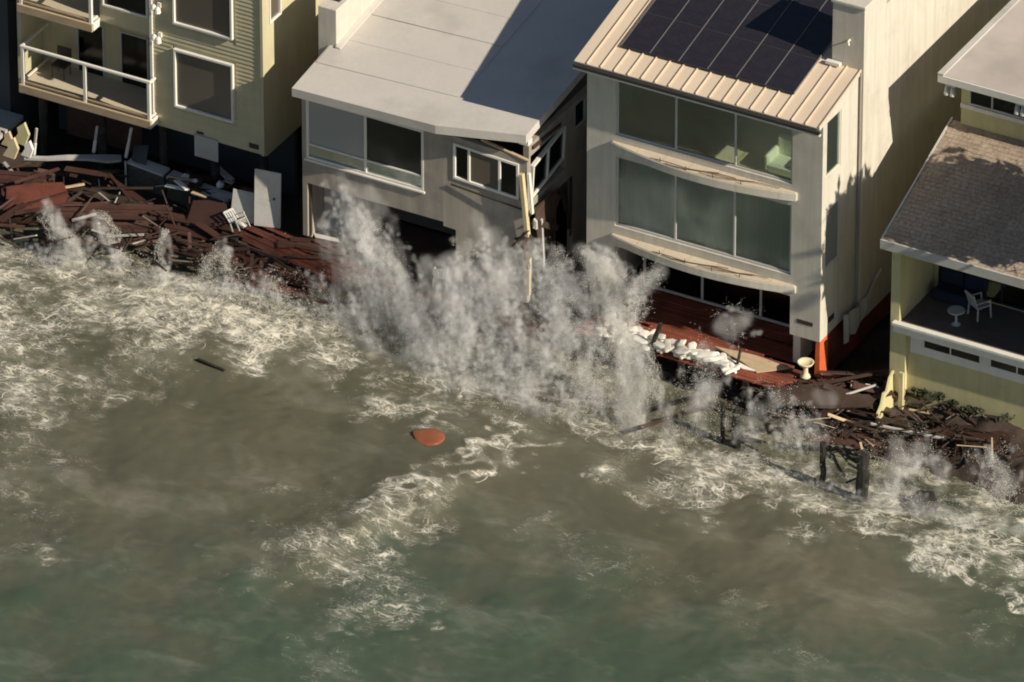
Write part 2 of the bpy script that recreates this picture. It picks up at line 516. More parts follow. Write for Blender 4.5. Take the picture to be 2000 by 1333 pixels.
def shelf(z0, z1, cable_seed):
    def yy(x):
        t = (x - 2.75) / 6.5
        return -0.10 - 0.47 * math.sin(math.pi * min(max(t, 0), 1)) ** 0.85
    xs_ = [2.75 + 6.5 * i / 28 for i in range(29)]
    s = MB().prism([(9.25, -0.001, z0), (2.75, -0.001, z0)] + [(x, yy(x), z0) for x in xs_], (0, 0, z1 - z0)).build('balcony', 'stucco_cream', H3)
    cut = [2.78, 3.72, 4.66, 5.6, 6.54, 7.48, 8.42, 9.22]
    for a, b in zip(cut[:-1], cut[1:]):
        pts = [a + 0.012 + (b - a - 0.024) * i / 5 for i in range(6)]
        MB().prism([(pts[-1], -0.012, z1), (pts[0], -0.012, z1)] + [(x, yy(x) + 0.025, z1) for x in pts], (0, 0, 0.03)).build('tile', 'deck_tile', s)
    g = random.Random(cable_seed)
    for k in range(4):                               # slack rail cables lying on the shelf
        xa = 4.4 + 0.5 * k + g.uniform(-0.2, 0.2)
        xb = min(xa + g.uniform(2.2, 3.2), 8.7)
        pts = []
        for i in range(9):
            x = xa + (xb - xa) * i / 8
            pts.append((x, max(yy(x) * (0.95 - 0.55 * i / 8) + 0.05 * math.sin(3 * x + k), yy(x) + 0.03), z1 + 0.045 + 0.012 * k))
        MB().tube(pts, 0.011, 5).build('cable', 'rust_rail', s)
    for x in (4.66, 5.6, 6.54, 7.48):
        MB().tube([(x, yy(x) + 0.06, z1 + 0.03), (x, yy(x) + 0.06, z1 + 0.16)], 0.016, 6).build('post_stub', 'rust_rail', s)


shelf(7.10, 7.36, 4)
shelf(3.73, 3.98, 9)
# roof
SL = 0.22


def rz(y):
    return 10.12 + SL * (y + 0.35)


rf = MB().hexa([(1.62, -0.35, rz(-0.35) - 0.10), (10.16, -0.35, rz(-0.35) - 0.10), (10.16, 8, rz(8) - 0.10), (1.62, 8, rz(8) - 0.10),
                (1.62, -0.35, rz(-0.35)), (10.16, -0.35, rz(-0.35)), (10.16, 8, rz(8)), (1.62, 8, rz(8))]).build('roof', 'stucco_cream', H3)
NP = 18
for i in range(NP):
    w = (10.18 - 1.60) / NP
    x0 = 1.60 + i * w
    mb = MB()
    for (a, b, h) in ((x0, x0 + w - 0.045, 0.035), (x0 + w - 0.045, x0 + w - 0.008, 0.085)):
        mb.hexa([(a, -0.40, rz(-0.40) + 0.004), (b, -0.40, rz(-0.40) + 0.004), (b, 8, rz(8) + 0.004), (a, 8, rz(8) + 0.004),
                 (a, -0.40, rz(-0.40) + h), (b, -0.40, rz(-0.40) + h), (b, 8, rz(8) + h), (a, 8, rz(8) + h)])
    mb.build('roof_panel', 'metal_roof', rf)
MB().beam((1.60, -0.43, 10.0), (10.2, -0.43, 10.0), 0.09, 0.10).build('gutter', 'metal_dark', rf)
MB().beam((1.58, -0.40, 9.90), (10.2, -0.40, 9.90), 0.12, 0.05).build('gutter_edge', 'trim_white', rf)
# solar panels: six columns, rows going up the slope
k = math.sqrt(1 + SL * SL)
pm = MB().box((-0.49, 0, 0), (0.49, 1.66, 0.035)).build('solar_panel', 'solar_cell')
fr_ = MB()
for a, b in (((-0.496, -0.006, 0.002), (0.496, 0.02, 0.040)), ((-0.496, 1.64, 0.002), (0.496, 1.666, 0.040)),
             ((-0.496, 0.02, 0.002), (-0.47, 1.64, 0.040)), ((0.47, 0.02, 0.002), (0.496, 1.64, 0.040))):
    fr_.box(a, b)
fr_o = fr_.build('panel_frame', 'frame_dark')
for r_ in range(3):
    for c_ in range(6):
        y = 0.62 + r_ * 1.672 / k
        o = pm if (r_ == 0 and c_ == 0) else pm.copy()
        f_ = fr_o if (r_ == 0 and c_ == 0) else fr_o.copy()
        if r_ or c_:
            COL.objects.link(o); COL.objects.link(f_)
        adopt(o, H3)
        o.location = (2.71 + 1.007 * (c_ + 0.5), y, rz(y) + 0.11)
        o.rotation_euler = (math.atan(SL), 0, 0)
        f_.parent = o
for c_ in range(7):
    x = 2.71 + 1.007 * c_
    e1 = 0.62 + 5.0 / k
    MB().hexa([(x - 0.011, 0.62, rz(0.62) + 0.09), (x + 0.011, 0.62, rz(0.62) + 0.09), (x + 0.011, e1, rz(e1) + 0.09), (x - 0.011, e1, rz(e1) + 0.09),
               (x - 0.011, 0.62, rz(0.62) + 0.158), (x + 0.011, 0.62, rz(0.62) + 0.158), (x + 0.011, e1, rz(e1) + 0.158), (x - 0.011, e1, rz(e1) + 0.158)]).build('panel_rail', 'rail_grey', H3)
# chimney
ch = MB().box((9.15, 2.397, 10.4), (10.247, 3.9, 12.95)).build('chimney', 'stucco_cream', H3)
MB().box((9.10, 2.34, 12.951), (10.30, 3.96, 13.07)).build('cap', 'stucco_cream', ch, bevel=0.02)
for i in range(5):
    MB().box((9.3 + 0.2 * (i % 3), 2.6 + 0.3 * i, 13.07), (9.5 + 0.2 * (i % 3), 2.8 + 0.3 * i, 13.19)).build('brick', 'brick', ch)
MB().tube([(9.75, 2.40, 11.75), (9.75, 2.28, 11.75), (9.78, 2.28, 11.62)], 0.035, 6).build('vent_pipe', 'trim_white', ch)
MB().box((9.02, 2.2, 10.80), (9.5, 2.36, 10.90)).build('flashing', 'trim_white', ch)
MB().tube([(10.18, 2.36, 2.3), (10.18, 2.36, 10.7)], 0.035, 6).build('downpipe', 'stucco_grey', H3)
for (a, b) in (((9.3, -0.012, 2.66), (9.85, 0.0, 2.80)), ((10.1, 0.55, 2.55), (10.112, 0.95, 2.75))):
    MB().box(a, b).build('vent', 'metal_dark', H3)
# painted footing under the corner
MB().prism([(9.92, 0.02, 0.85), (10.10, 0.02, 0.85), (10.10, 0.02, 2.155), (9.96, 0.02, 2.155)], (0, 0.55, 0)).build('corner_footing', 'orange_paint', H3)['label'] = 'orange-red footing under the corner'
MB().box((2.2, 2.3, 0.3), (9.9, 2.5, 1.0)).build('foundation', 'wood_wet', H3)
MB().box((9.55, 0.9, 0.4), (9.95, 6.0, 2.15)).build('foundation', 'deck_rust', H3)

# seat and rug in the top room
t = thing('armchair', 'pale cream armchair behind the top right window pane', 'armchair', (8.2, 1.1, 7.2))
MB().box((7.75, 0.75, 7.25), (8.75, 1.55, 7.62)).build('seat', 'sofa_cream', t, bevel=0.08)
MB().box((7.75, 1.45, 7.55), (8.75, 1.72, 8.25)).build('backrest', 'sofa_cream', t, bevel=0.08)
MB().box((7.66, 0.75, 7.3), (7.84, 1.6, 7.88)).build('armrest', 'sofa_cream', t, bevel=0.06)
MB().box((8.66, 0.75, 7.3), (8.84, 1.6, 7.88)).build('armrest', 'sofa_cream', t, bevel=0.06)
o = MB().box((6.6, 0.5, 7.205), (9.2, 2.2, 7.225)).build('rug', 'rug')
tag(o, 'mustard rug on the floor of the top room', 'rug')

# ================================================================== the grey house whose corner has given way
H2 = thing('beach_house', 'grey two-storey house with flat cream roof and wrecked, sagging right corner', 'house', (-4.0, 3.0, 1.0))
wall((-8.0, -0.7, 1.15), X, Z, Y * 0.2, 5.1, 5.45, [(0.15, 2.90, 4.40, 5.12), (0.17, -1, 6.0, 1.98)], 'wall', 'stucco_grey', H2)
U2 = Vector((1, 0.05, -0.085))
wall((-2.9, -0.7, 1.15), U2, Z, Y * 0.2, 2.93, 5.25, [(0.36, 3.72, 2.66, 5.02), (-1, -1, 0.44, 1.83)], 'wall', 'stucco_grey', H2)
window(H2, (-7.85, -0.60, 4.05), X, Z, 4.25, 2.22, -Y, mull=(2.14,), rails=(0.52,), fw=0.085, fd=0.11, frame='trim_white',
       pane_sel=['glass_clear', 'glass_pale', 'glass_clear', 'glass_dark'], sill=0.05)
MB().box((-7.75, -0.44, 4.72), (-5.75, -0.42, 6.25)).build('blind', 'blind_white', H2)
window(H2, Vector((-2.9, -0.7, 1.15)) + U2 * 0.36 + Z * 3.72 + Y * 0.08, U2, Z, 2.3, 1.3, -Y, mull=(0.55, 1.62), fw=0.085, fd=0.12,
       frame='trim_white', pane_sel=['glass_dark', 'glass_screen', 'glass_dark'], label='small window knocked askew')
# right side: upper strip with window, torn away below
wall((0.04, -0.46, 1.15), Y, Z, X * -0.2, 14.0, 5.5, [(0.1, 3.40, 2.4, 5.05), (3.05, 4.45, 3.75, 5.35), (-1, -1, 2.9, 2.9)], 'wall', 'stucco_grey', H2)
window(H2, (-0.06, -0.32, 4.62), Vector((0, 1, 0.17)), Vector((0.0, 0.10, 1.0)), 2.16, 1.15, X, mull=(1.05,), fw=0.07, fd=0.14, frame='trim_white', pane='glass_dark')
window(H2, (-0.08, 2.59, 5.6), Y, Z, 0.7, 0.9, X, fw=0.05, fd=0.1, frame='frame_grey', pane='glass_dark')
MB().box((-8.0, -0.5, 1.0), (-7.8, 14, 6.6)).build('wall', 'stucco_grey', H2)
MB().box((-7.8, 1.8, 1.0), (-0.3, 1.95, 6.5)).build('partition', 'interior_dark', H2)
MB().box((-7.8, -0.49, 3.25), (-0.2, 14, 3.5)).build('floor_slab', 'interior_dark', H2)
MB().box((-7.79, 0.3, 0.9), (-6.7, 0.42, 3.2)).build('partition', 'grey_board', H2)
MB().box((-7.85, -0.62, 1.15), (-7.76, -0.52, 3.13)).build('door_jamb', 'metal_dark', H2)
MB().box((-7.7, -0.4, 0.75), (-0.3, 1.8, 0.92)).build('ground_floor', 'wood_wet', H2)
# roof: flat left part and a right part that has lifted and twisted
TH = 0.30
rA = [(-7.95, -1.4, 6.95), (-2.79, -1.4, 7.06), (-2.79, 14, 9.10), (-7.95, 14, 9.06)]
rfo = MB().hexa([Vector(p) - Z * TH for p in rA] + [Vector(p) for p in rA]).build('roof', 'roof_membrane', H2)
mb = MB()
nR = 14
for i in range(nR + 1):
    f = (i / nR) ** 1.6
    pl = Vector((-2.788, -1.4 + 15.4 * f, 7.06 + 2.04 * f))
    pr = Vector((0.12, -0.80 + 14.8 * f, 7.22 + 1.88 * f))
    mb.v += [tuple(pl), tuple(pr), tuple(pr - Z * TH), tuple(pl - Z * TH)]
    if i:
        for k_ in range(4):
            mb.f.append(((i - 1) * 4 + k_, (i - 1) * 4 + (k_ + 1) % 4, i * 4 + (k_ + 1) % 4, i * 4 + k_))
mb.f += [(0, 1, 2, 3), (nR * 4 + 3, nR * 4 + 2, nR * 4 + 1, nR * 4)]
rfb = mb.build('roof', 'roof_membrane', H2)
rfb['label'] = 'lifted, twisted right end of the roof'
MB().box((-0.25, -0.62, 6.72), (0.10, -0.35, 6.9)).build('eave_block', 'trim_white', H2)
for yq in (0.05, 1.45, 2.9, 4.3, 5.7, 7.1):            # lapped membrane strips
    MB().hexa([(-7.9, yq, 6.953 + 0.137 * (yq + 1.4) + 0.002), (-2.8, yq + 0.1, 7.062 + 0.1325 * (yq + 1.5) + 0.002),
               (-2.8, yq + 1.50, 7.062 + 0.1325 * (yq + 2.9) + 0.002), (-7.9, yq + 1.40, 6.953 + 0.137 * (yq + 2.8) + 0.002),
               (-7.9, yq, 6.953 + 0.137 * (yq + 1.4) + 0.02), (-2.8, yq + 0.1, 7.062 + 0.1325 * (yq + 1.5) + 0.02),
               (-2.8, yq + 1.50, 7.062 + 0.1325 * (yq + 2.9) + 0.006), (-7.9, yq + 1.40, 6.953 + 0.137 * (yq + 2.8) + 0.006)]).build('membrane_strip', 'roof_membrane', rfo)
ch = MB().box((-8.35, 1.0, 6.2), (-7.68, 3.6, 8.62)).build('chimney', 'stucco_cream', H2, bevel=0.02)
MB().box((-8.2, 1.5, 8.62), (-7.85, 2.6, 8.76)).build('flue', 'metal_dark', ch)
MB().hexa([(-7.675, 0.9, 7.2), (-7.5, 0.9, 7.2), (-7.5, 3.7, 7.6), (-7.675, 3.7, 7.6), (-7.675, 0.9, 7.36), (-7.5, 0.9, 7.33), (-7.5, 3.7, 7.72), (-7.675, 3.7, 7.76)]).build('flashing', 'roof_membrane', ch)
# corner post, bare timber and torn cladding at the wrecked corner
MB().beam((0.13, -0.66, 1.3), (0.16, -0.68, 2.95), 0.14, 0.14, Y).build('corner_post', 'wood_post', H2, bevel=0.01)
MB().beam((0.14, -0.72, 3.5), (-0.06, -0.76, 5.75), 0.14, 0.16, Y).build('corner_post', 'wood_post', H2, bevel=0.01)
MB().beam((0.24, -0.62, 4.3), (0.12, -0.62, 5.75), 0.10, 0.12, Y).build('corner_post', 'trim_white', H2, bevel=0.01)
MB().beam((-2.6, -0.74, 4.62), (0.12, -0.74, 4.42), 0.04, 0.05).build('ledge', 'metal_dark', H2)
for (pts, n, m) in (([(0.06, -0.8, 3.7), (0.30, -0.72, 3.5), (0.26, -0.74, 2.75), (0.10, -0.8, 2.5), (0.02, -0.82, 3.0), (-0.28, -0.84, 3.35), (-0.1, -0.82, 3.45)], (0, 0.06, 0), 'wood_wet'),
                    ([(0.3, -0.5, 4.3), (0.3, 0.6, 4.5), (0.3, 1.2, 4.0), (0.3, 0.5, 3.3), (0.3, 0.2, 3.5), (0.3, -0.3, 2.9)], (-0.05, 0, 0), 'wood_wet'),
                    ([(0.28, -0.6, 4.1), (0.36, -0.58, 4.0), (0.36, -0.55, 3.7), (0.25, -0.58, 3.75)], (0, 0.1, 0), 'grey_board')):
    MB().prism(pts, n).build('torn_cladding', m, H2)
g = random.Random(5)
for i in range(9):
    y0 = -0.3 + 0.33 * i
    MB().beam((0.02, y0, 4.05 + 0.1 * math.sin(i)), (0.08 + g.uniform(-0.1, 0.15), y0 + g.uniform(-0.3, 0.3), 2.6 + g.uniform(-0.6, 0.7)), 0.12, 0.03, X).build('loose_board', 'wood_wet', H2)
for (p, q, w_, m) in (((0.2, -0.8, 3.75), (-0.35, -0.92, 3.05), 0.14, 'wood_wet'), ((0.05, -0.85, 3.4), (0.28, -0.9, 2.45), 0.18, 'wood_wet'), ((0.25, -0.6, 4.0), (0.5, 0.6, 3.2), 0.2, 'wood_wet'),
                   ((0.2, -0.7, 4.3), (0.35, 0.9, 4.45), 0.10, 'wood_wet'), ((0.1, -0.3, 6.5), (0.05, 1.6, 6.35), 0.12, 'wood_wet'), ((-1.6, -0.55, 6.45), (0.1, -0.55, 6.15), 0.10, 'wood_tan'),
                   ((0.3, 0.2, 3.5), (0.15, 0.8, 1.4), 0.12, 'wood_red'), ((0.35, -0.2, 3.9), (0.2, 0.3, 1.2), 0.10, 'frame_grey')):
    MB().beam(p, q, w_, 0.05, X).build('broken_timber', m, H2)
MB().box((-0.2, 2.5, 1.0), (-0.12, 4.5, 3.6)).build('partition', 'grey_board', H2)

# ================================================================== the yellow house with balconies
H1 = thing('beach_house', 'yellow lap-sided house with white-railed balconies on piles', 'house', (-14.5, 5.0, 0.5))
wall((-14.2, 0.52, 2.85), X, Z, Y * 0.2, 4.1, 7.0, [(0.86, 0.93, 3.05, 3.08), (0.86, 4.0, 3.05, 6.5)], 'wall', 'siding_yellow', H1)
n = 0
zq = 2.88
while zq < 9.7:                                       # lap siding boards, cut round the windows
    segs = [(-14.12, -10.16)]
    for (wa, wb, za, zb) in ((-13.42, -11.07, 3.70, 6.01), (-13.42, -11.07, 6.77, 9.4)):
        if zq + 0.15 > za and zq < zb:
            segs = [(-14.12, wa), (wb, -10.16)]
    for (a, b) in segs:
        MB().hexa([(a, 0.480, zq), (b, 0.480, zq), (b, 0.518, zq), (a, 0.518, zq),
                   (a, 0.506, zq + 0.155), (b, 0.506, zq + 0.155), (b, 0.518, zq + 0.155), (a, 0.518, zq + 0.155)]).build('siding_board', 'siding_yellow', H1)
    zq += 0.152
window(H1, (-13.34, 0.56, 3.78), X, Z, 2.19, 2.15, -Y, fw=0.075, fd=0.17, frame='trim_white', pane='glass_screen', label='lower front window with white frame')
window(H1, (-13.34, 0.56, 6.85), X, Z, 2.19, 2.5, -Y, fw=0.075, fd=0.17, frame='trim_white', pane='glass_screen', label='upper front window with white frame')
MB().box((-10.16, 0.45, 2.85), (-10.06, 0.519, 9.8)).build('corner_trim', 'siding_yellow', H1)
MB().box((-14.21, 0.42, 2.85), (-14.12, 0.519, 9.8)).build('corner_trim', 'trim_white', H1)
wall((-10.1, 0.72, 2.85), Y, Z, X * -0.2, 13.0, 7.0, [(0.22, 4.63, 0.95, 6.0)], 'wall', 'siding_yellow', H1)
window(H1, (-10.2, 0.94, 7.48), Y, Z, 0.73, 1.37, X, fw=0.06, fd=0.14, frame='trim_white', pane='glass_screen')
MB().box((-19.0, 0.72, 2.70), (-10.12, 13.5, 2.85)).build('floor_slab', 'siding_yellow', H1)
MB().box((-19.2, 0.5, 2.6), (-19.05, 13, 9.8)).build('wall', 'siding_yellow', H1)
wall((-19.05, 1.8, 2.86), X, Z, Y * 0.2, 4.85, 3.2, [(1.28, 0.15, 2.33, 2.25), (2.9, 0.15, 3.98, 2.25)], 'wall', 'siding_yellow', H1)
window(H1, (-17.77, 1.86, 3.01), X, Z, 1.05, 2.1, -Y, fw=0.07, fd=0.09, frame='frame_grey', pane='glass_dark', label='left balcony door')
window(H1, (-16.15, 1.86, 3.01), X, Z, 1.08, 2.1, -Y, fw=0.07, fd=0.09, frame='frame_grey', pane='glass_dark', label='right balcony door')
# upper bay over the right half of the balcony
wall((-16.15, 0.6, 6.08), X, Z, Y * 0.15, 1.93, 3.8, [(0.12, 0.62, 1.83, 3.0)], 'bay_wall', 'siding_yellow', H1)
window(H1, (-16.03, 0.62, 6.7), X, Z, 1.71, 2.38, -Y, fw=0.07, fd=0.1, frame='trim_white', pane='glass_dark')
MB().box((-16.15, 0.75, 5.95), (-14.22, 2.0, 6.07)).build('bay_floor', 'siding_yellow', H1)
wall((-19.05, 1.95, 6.1), X, Z, Y * 0.2, 2.9, 3.7, [], 'wall', 'siding_yellow', H1)


def balcony(x0, x1, z, yf, yb, posts):
    b = MB().box((x0, yf, z - 0.2), (x1, yb, z)).build('balcony', 'deck_tile', H1)
    MB().box((x0 - 0.05, yf - 0.08, z - 0.26), (x1 + 0.05, yf - 0.003, z + 0.03)).build('edge_beam', 'wood_tan', b, bevel=0.01)
    MB().box((x1 + 0.002, yf - 0.003, z - 0.24), (x1 + 0.07, 0.47, z + 0.035)).build('edge_beam', 'trim_white', b, bevel=0.01)
    MB().beam((x0 - 0.02, yf + 0.03, z + 1.42), (x1 + 0.03, yf + 0.03, z + 1.42), 0.10, 0.085).build('top_rail', 'trim_white', b, bevel=0.01)
    MB().beam((x0, yf + 0.03, z + 0.12), (x1, yf + 0.03, z + 0.12), 0.06, 0.06).build('bottom_rail', 'wood_tan', b)
    for x in posts:
        MB().box((x - 0.055, yf - 0.02, z + 0.001), (x + 0.055, yf + 0.08, z + 1.38)).build('post', 'trim_white', b, bevel=0.008)
    MB().beam((x1 - 0.01, yf + 0.08, z + 1.42), (x1 - 0.01, 0.45, z + 1.42), 0.08, 0.08).build('top_rail', 'trim_white', b)
    MB().beam((x1 - 0.01, yf + 0.08, z + 0.12), (x1 - 0.01, 0.45, z + 0.12), 0.06, 0.06).build('bottom_rail', 'trim_white', b)
    MB().beam((x0 + 0.03, yf + 0.08, z + 1.42), (x0 + 0.03, yb, z + 1.42), 0.07, 0.07).build('top_rail', 'trim_white', b)
    MB().beam((x0 + 0.03, yf + 0.08, z + 0.12), (x0 + 0.03, yb, z + 0.12), 0.06, 0.06).build('bottom_rail', 'trim_white', b)
    for a, c in zip(posts[:-1], posts[1:]):
        MB().box((a + 0.06, yf + 0.025, z + 0.16), (c - 0.06, yf + 0.033, z + 1.37)).build('glass_panel', 'glass_rail', b)


balcony(-18.85, -14.05, 3.2, 0.1, 1.79, (-18.79, -16.47, -14.1))
balcony(-18.85, -16.15, 6.2, 0.1, 1.94, (-18.79, -16.2))
for (x, z) in ((-13.83, 6.25), (-13.83, 7.35)):       # wall lamps
    l_ = MB().box((x - 0.06, 0.40, z - 0.05), (x + 0.06, 0.48, z + 0.12)).build('wall_lamp', 'trim_white', H1)
    MB().lathe([(0.03, 0.05), (0.09, -0.02), (0.11, -0.16), (0.02, -0.16)], (x + 0.02, 0.28, z), 10).build('lamp_shade', 'trim_white', l_)
    MB().lathe([(0.03, 0.03), (0.08, -0.03), (0.1, -0.12), (0.02, -0.12)], (x - 0.14, 0.30, z + 0.06), 10).build('lamp_shade', 'trim_white', l_)
MB().box((-12.62, 0.42, 2.16), (-11.76, 0.47, 2.95)).build('hatch', 'grey_board', H1)
for (x0, x1, z0, z1) in ((-12.55, -12.3, 3.0, 3.08), (-10.62, -10.28, 3.03, 3.2)):
    MB().box((x0, 0.45, z0), (x1, 0.47, z1)).build('vent', 'metal_dark', H1)
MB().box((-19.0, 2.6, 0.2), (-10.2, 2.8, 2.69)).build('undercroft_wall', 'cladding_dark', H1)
for x in (-18.6, -16.4, -14.1, -12.2, -10.4):
    MB().tube([(x, 1.0, -0.2), (x, 1.0, 2.69)], 0.15, 10).build('pile', 'pile_wood', H1)
MB().box((-19.0, 0.4, 9.8), (-10.0, 14, 10.0)).build('roof', 'roof_flat_pink', H1)
t = thing('balcony_chair', 'dark chair on the lower balcony of the yellow house', 'chair', (-18.0, 1.2, 3.2))
MB().box((-18.25, 0.95, 3.6), (-17.75, 1.4, 3.66)).build('seat', 'metal_dark', t)
MB().box((-18.25, 1.38, 3.66), (-17.75, 1.43, 4.15)).build('backrest', 'metal_dark', t)
for dx in (-0.22, 0.22):
    for dy in (-0.2, 0.2):
        MB().tube([(-18.0 + dx, 1.18 + dy, 3.205), (-18.0 + dx, 1.18 + dy, 3.6)], 0.018, 6).build('leg', 'metal_dark', t)

# ================================================================== the yellow house with shingle roof on the right
H4 = thing('beach_house', 'low yellow house with shingled lean-to roof and white-edged deck', 'house', (17.0, 5.0, 0.4))
MB().box((12.45, 0.2, 0.3), (12.98, 0.349, 3.36)).build('wall', 'paint_yellow', H4)
wall((12.45, 0.35, 0.3), X, Z, Y * 0.2, 13.0, 3.06, [], 'wall', 'paint_yellow', H4)
MB().box((12.45, 0.551, 0.3), (12.65, 14, 3.36)).build('wall', 'paint_yellow', H4)
MB().box((12.45, 0.2, 3.36), (12.75, 2.9, 6.5)).build('wall', 'paint_yellow', H4)
MB().box((12.45, 2.9, 3.36), (12.65, 14, 7.35)).build('wall', 'paint_yellow', H4)
MB().box((13.1, 0.315, 2.55), (25.4, 0.347, 3.29)).build('transom_band', 'trim_white', H4)
x = 13.55
while x < 24:
    window(H4, (x, 0.312, 2.84), X, Z, 2.0, 0.34, -Y, mull=(0.95,), fw=0.045, fd=0.05, frame='trim_white', pane='glass_dark')
    x += 2.3
MB().box((12.76, 0.14, 3.38), (25.4, 2.59, 3.58)).build('deck_floor', 'sheet_dull', H4)
bm_ = MB().box((12.62, 0.02, 3.31), (25.4, 0.135, 3.56)).build('deck_beam', 'trim_white', H4, bevel=0.01)
MB().box((12.60, -0.03, 3.562), (25.4, 0.17, 3.66)).build('cap', 'trim_white', bm_, bevel=0.01)
wall((12.75, 2.6, 3.58), X, Z, Y * 0.2, 12.6, 3.4, [(0.15, 0.06, 12.4, 2.75)], 'wall', 'paint_yellow', H4)
window(H4, (12.9, 2.64, 3.64), X, Z, 12.25, 2.69, -Y, mull=(2.2, 4.0, 6.1, 8.2, 10.2), fw=0.07, frame='frame_dark', pane='glass_dark')
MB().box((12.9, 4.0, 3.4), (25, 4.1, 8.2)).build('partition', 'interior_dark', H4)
# shingle roof
SR = (8.45 - 6.62) / 4.65


def sz(y):
    return 6.62 + SR * (y + 0.15)


rs = MB().hexa([(12.28, -0.15, 6.40), (25.6, -0.15, 6.40), (25.6, 4.7, sz(4.7) - 0.2), (12.28, 4.7, sz(4.7) - 0.2),
                (12.28, -0.15, 6.60), (25.6, -0.15, 6.60), (25.6, 4.7, sz(4.7)), (12.28, 4.7, sz(4.7))]).build('roof', 'wood_wet', H4)
MB().box((12.24, -0.22, 6.34), (25.6, -0.152, 6.66)).build('fascia', 'grey_board', rs)
MB().hexa([(12.22, -0.15, 6.36), (12.277, -0.15, 6.36), (12.277, 4.6, sz(4.6) - 0.24), (12.22, 4.6, sz(4.6) - 0.24),
           (12.22, -0.15, 6.66), (12.277, -0.15, 6.66), (12.277, 4.6, sz(4.6) + 0.05), (12.22, 4.6, sz(4.6) + 0.05)]).build('fascia', 'grey_board', rs)
mb = MB()
g = random.Random(21)
yq = -0.14
row = 0
while yq < 4.45:
    x = 12.29 - g.uniform(0, 0.2)
    while x < 19.5:
        w = g.uniform(0.12, 0.30)
        a, b = max(x + 0.006, 12.285), x + w - 0.006
        if b > a:
            d = g.uniform(-0.012, 0.012); h = g.uniform(0.018, 0.034)
            y0, y1 = yq + d, yq + 0.20
            mb.add([(a, y0, sz(y0) + 0.004), (b, y0, sz(y0) + 0.004), (b, y0, sz(y0) + h), (a, y0, sz(y0) + h), (b, y1, sz(y1) + 0.006), (a, y1, sz(y1) + 0.006)],
                   [(0, 1, 2, 3), (3, 2, 4, 5), (0, 3, 5), (1, 4, 2)])
        x += w
    yq += 0.15
    row += 1
o = mb.build('shingles', 'shingle', rs); o['kind'] = 'stuff'
# set-back top storey
wall((12.6, 4.5, 8.2), X, Z, Y * 0.2, 13.0, 2.0, [(0.28, 1.05, 3.1, 1.95), (3.6, 1.05, 7.0, 1.95)], 'wall', 'paint_yellow', H4)
window(H4, (12.88, 4.53, 9.25), X, Z, 2.82, 0.9, -Y, mull=(0.8,), fw=0.06, frame='frame_grey', pane='glass_dark')
window(H4, (16.2, 4.53, 9.25), X, Z, 3.4, 0.9, -Y, mull=(1.2,), fw=0.06, frame='frame_grey', pane='glass_dark')
MB().box((12.6, 4.44, 9.08), (25.6, 4.497, 9.22)).build('sill_band', 'trim_white', H4)
MB().box((12.6, 4.7, 8.0), (12.8, 15, 10.2)).build('wall', 'paint_yellow', H4)
r4 = MB().box((12.1, 3.95, 10.2), (26, 15.5, 10.38)).build('roof', 'roof_flat_pink', H4, bevel=0.02)
MB().box((12.06, 3.90, 10.12), (26, 3.947, 10.36)).build('fascia', 'trim_white', r4)
MB().box((12.05, 3.90, 10.381), (12.25, 15.5, 10.44)).build('edge_strip', 'grey_board', r4)
MB().tube([(15.4, 5.3, 10.3), (15.4, 5.3, 10.7), (15.15, 5.3, 10.78)], 0.06, 8).build('vent_pipe', 'trim_white', r4)
for x in (12.32, 14.75):                              # white double floodlights under the eave
    l_ = MB().box((x - 0.05, 4.02, 9.98), (x + 0.28, 4.1, 10.118)).build('floodlight', 'plastic_white', H4)
    for dx in (0.0, 0.2):
        MB().lathe([(0.03, 0.0), (0.07, -0.06), (0.105, -0.30), (0.09, -0.31), (0.02, -0.26)], (x + dx, 4.05, 9.98), 10).build('lamp_head', 'plastic_white', l_)
# deck furniture
t = thing('side_table', 'small round white table on the deck of the shingled house', 'table', (14.34, 0.95, 3.58))
MB().lathe([(0.26, 0.0), (0.28, 0.015), (0.27, 0.04), (0.05, 0.04)], (14.34, 0.95, 4.06), 16).build('table_top', 'plastic_white', t)
MB().lathe([(0.15, 0.003), (0.05, 0.06), (0.035, 0.25), (0.035, 0.48)], (14.34, 0.95, 3.58), 10).build('pedestal', 'plastic_white', t)


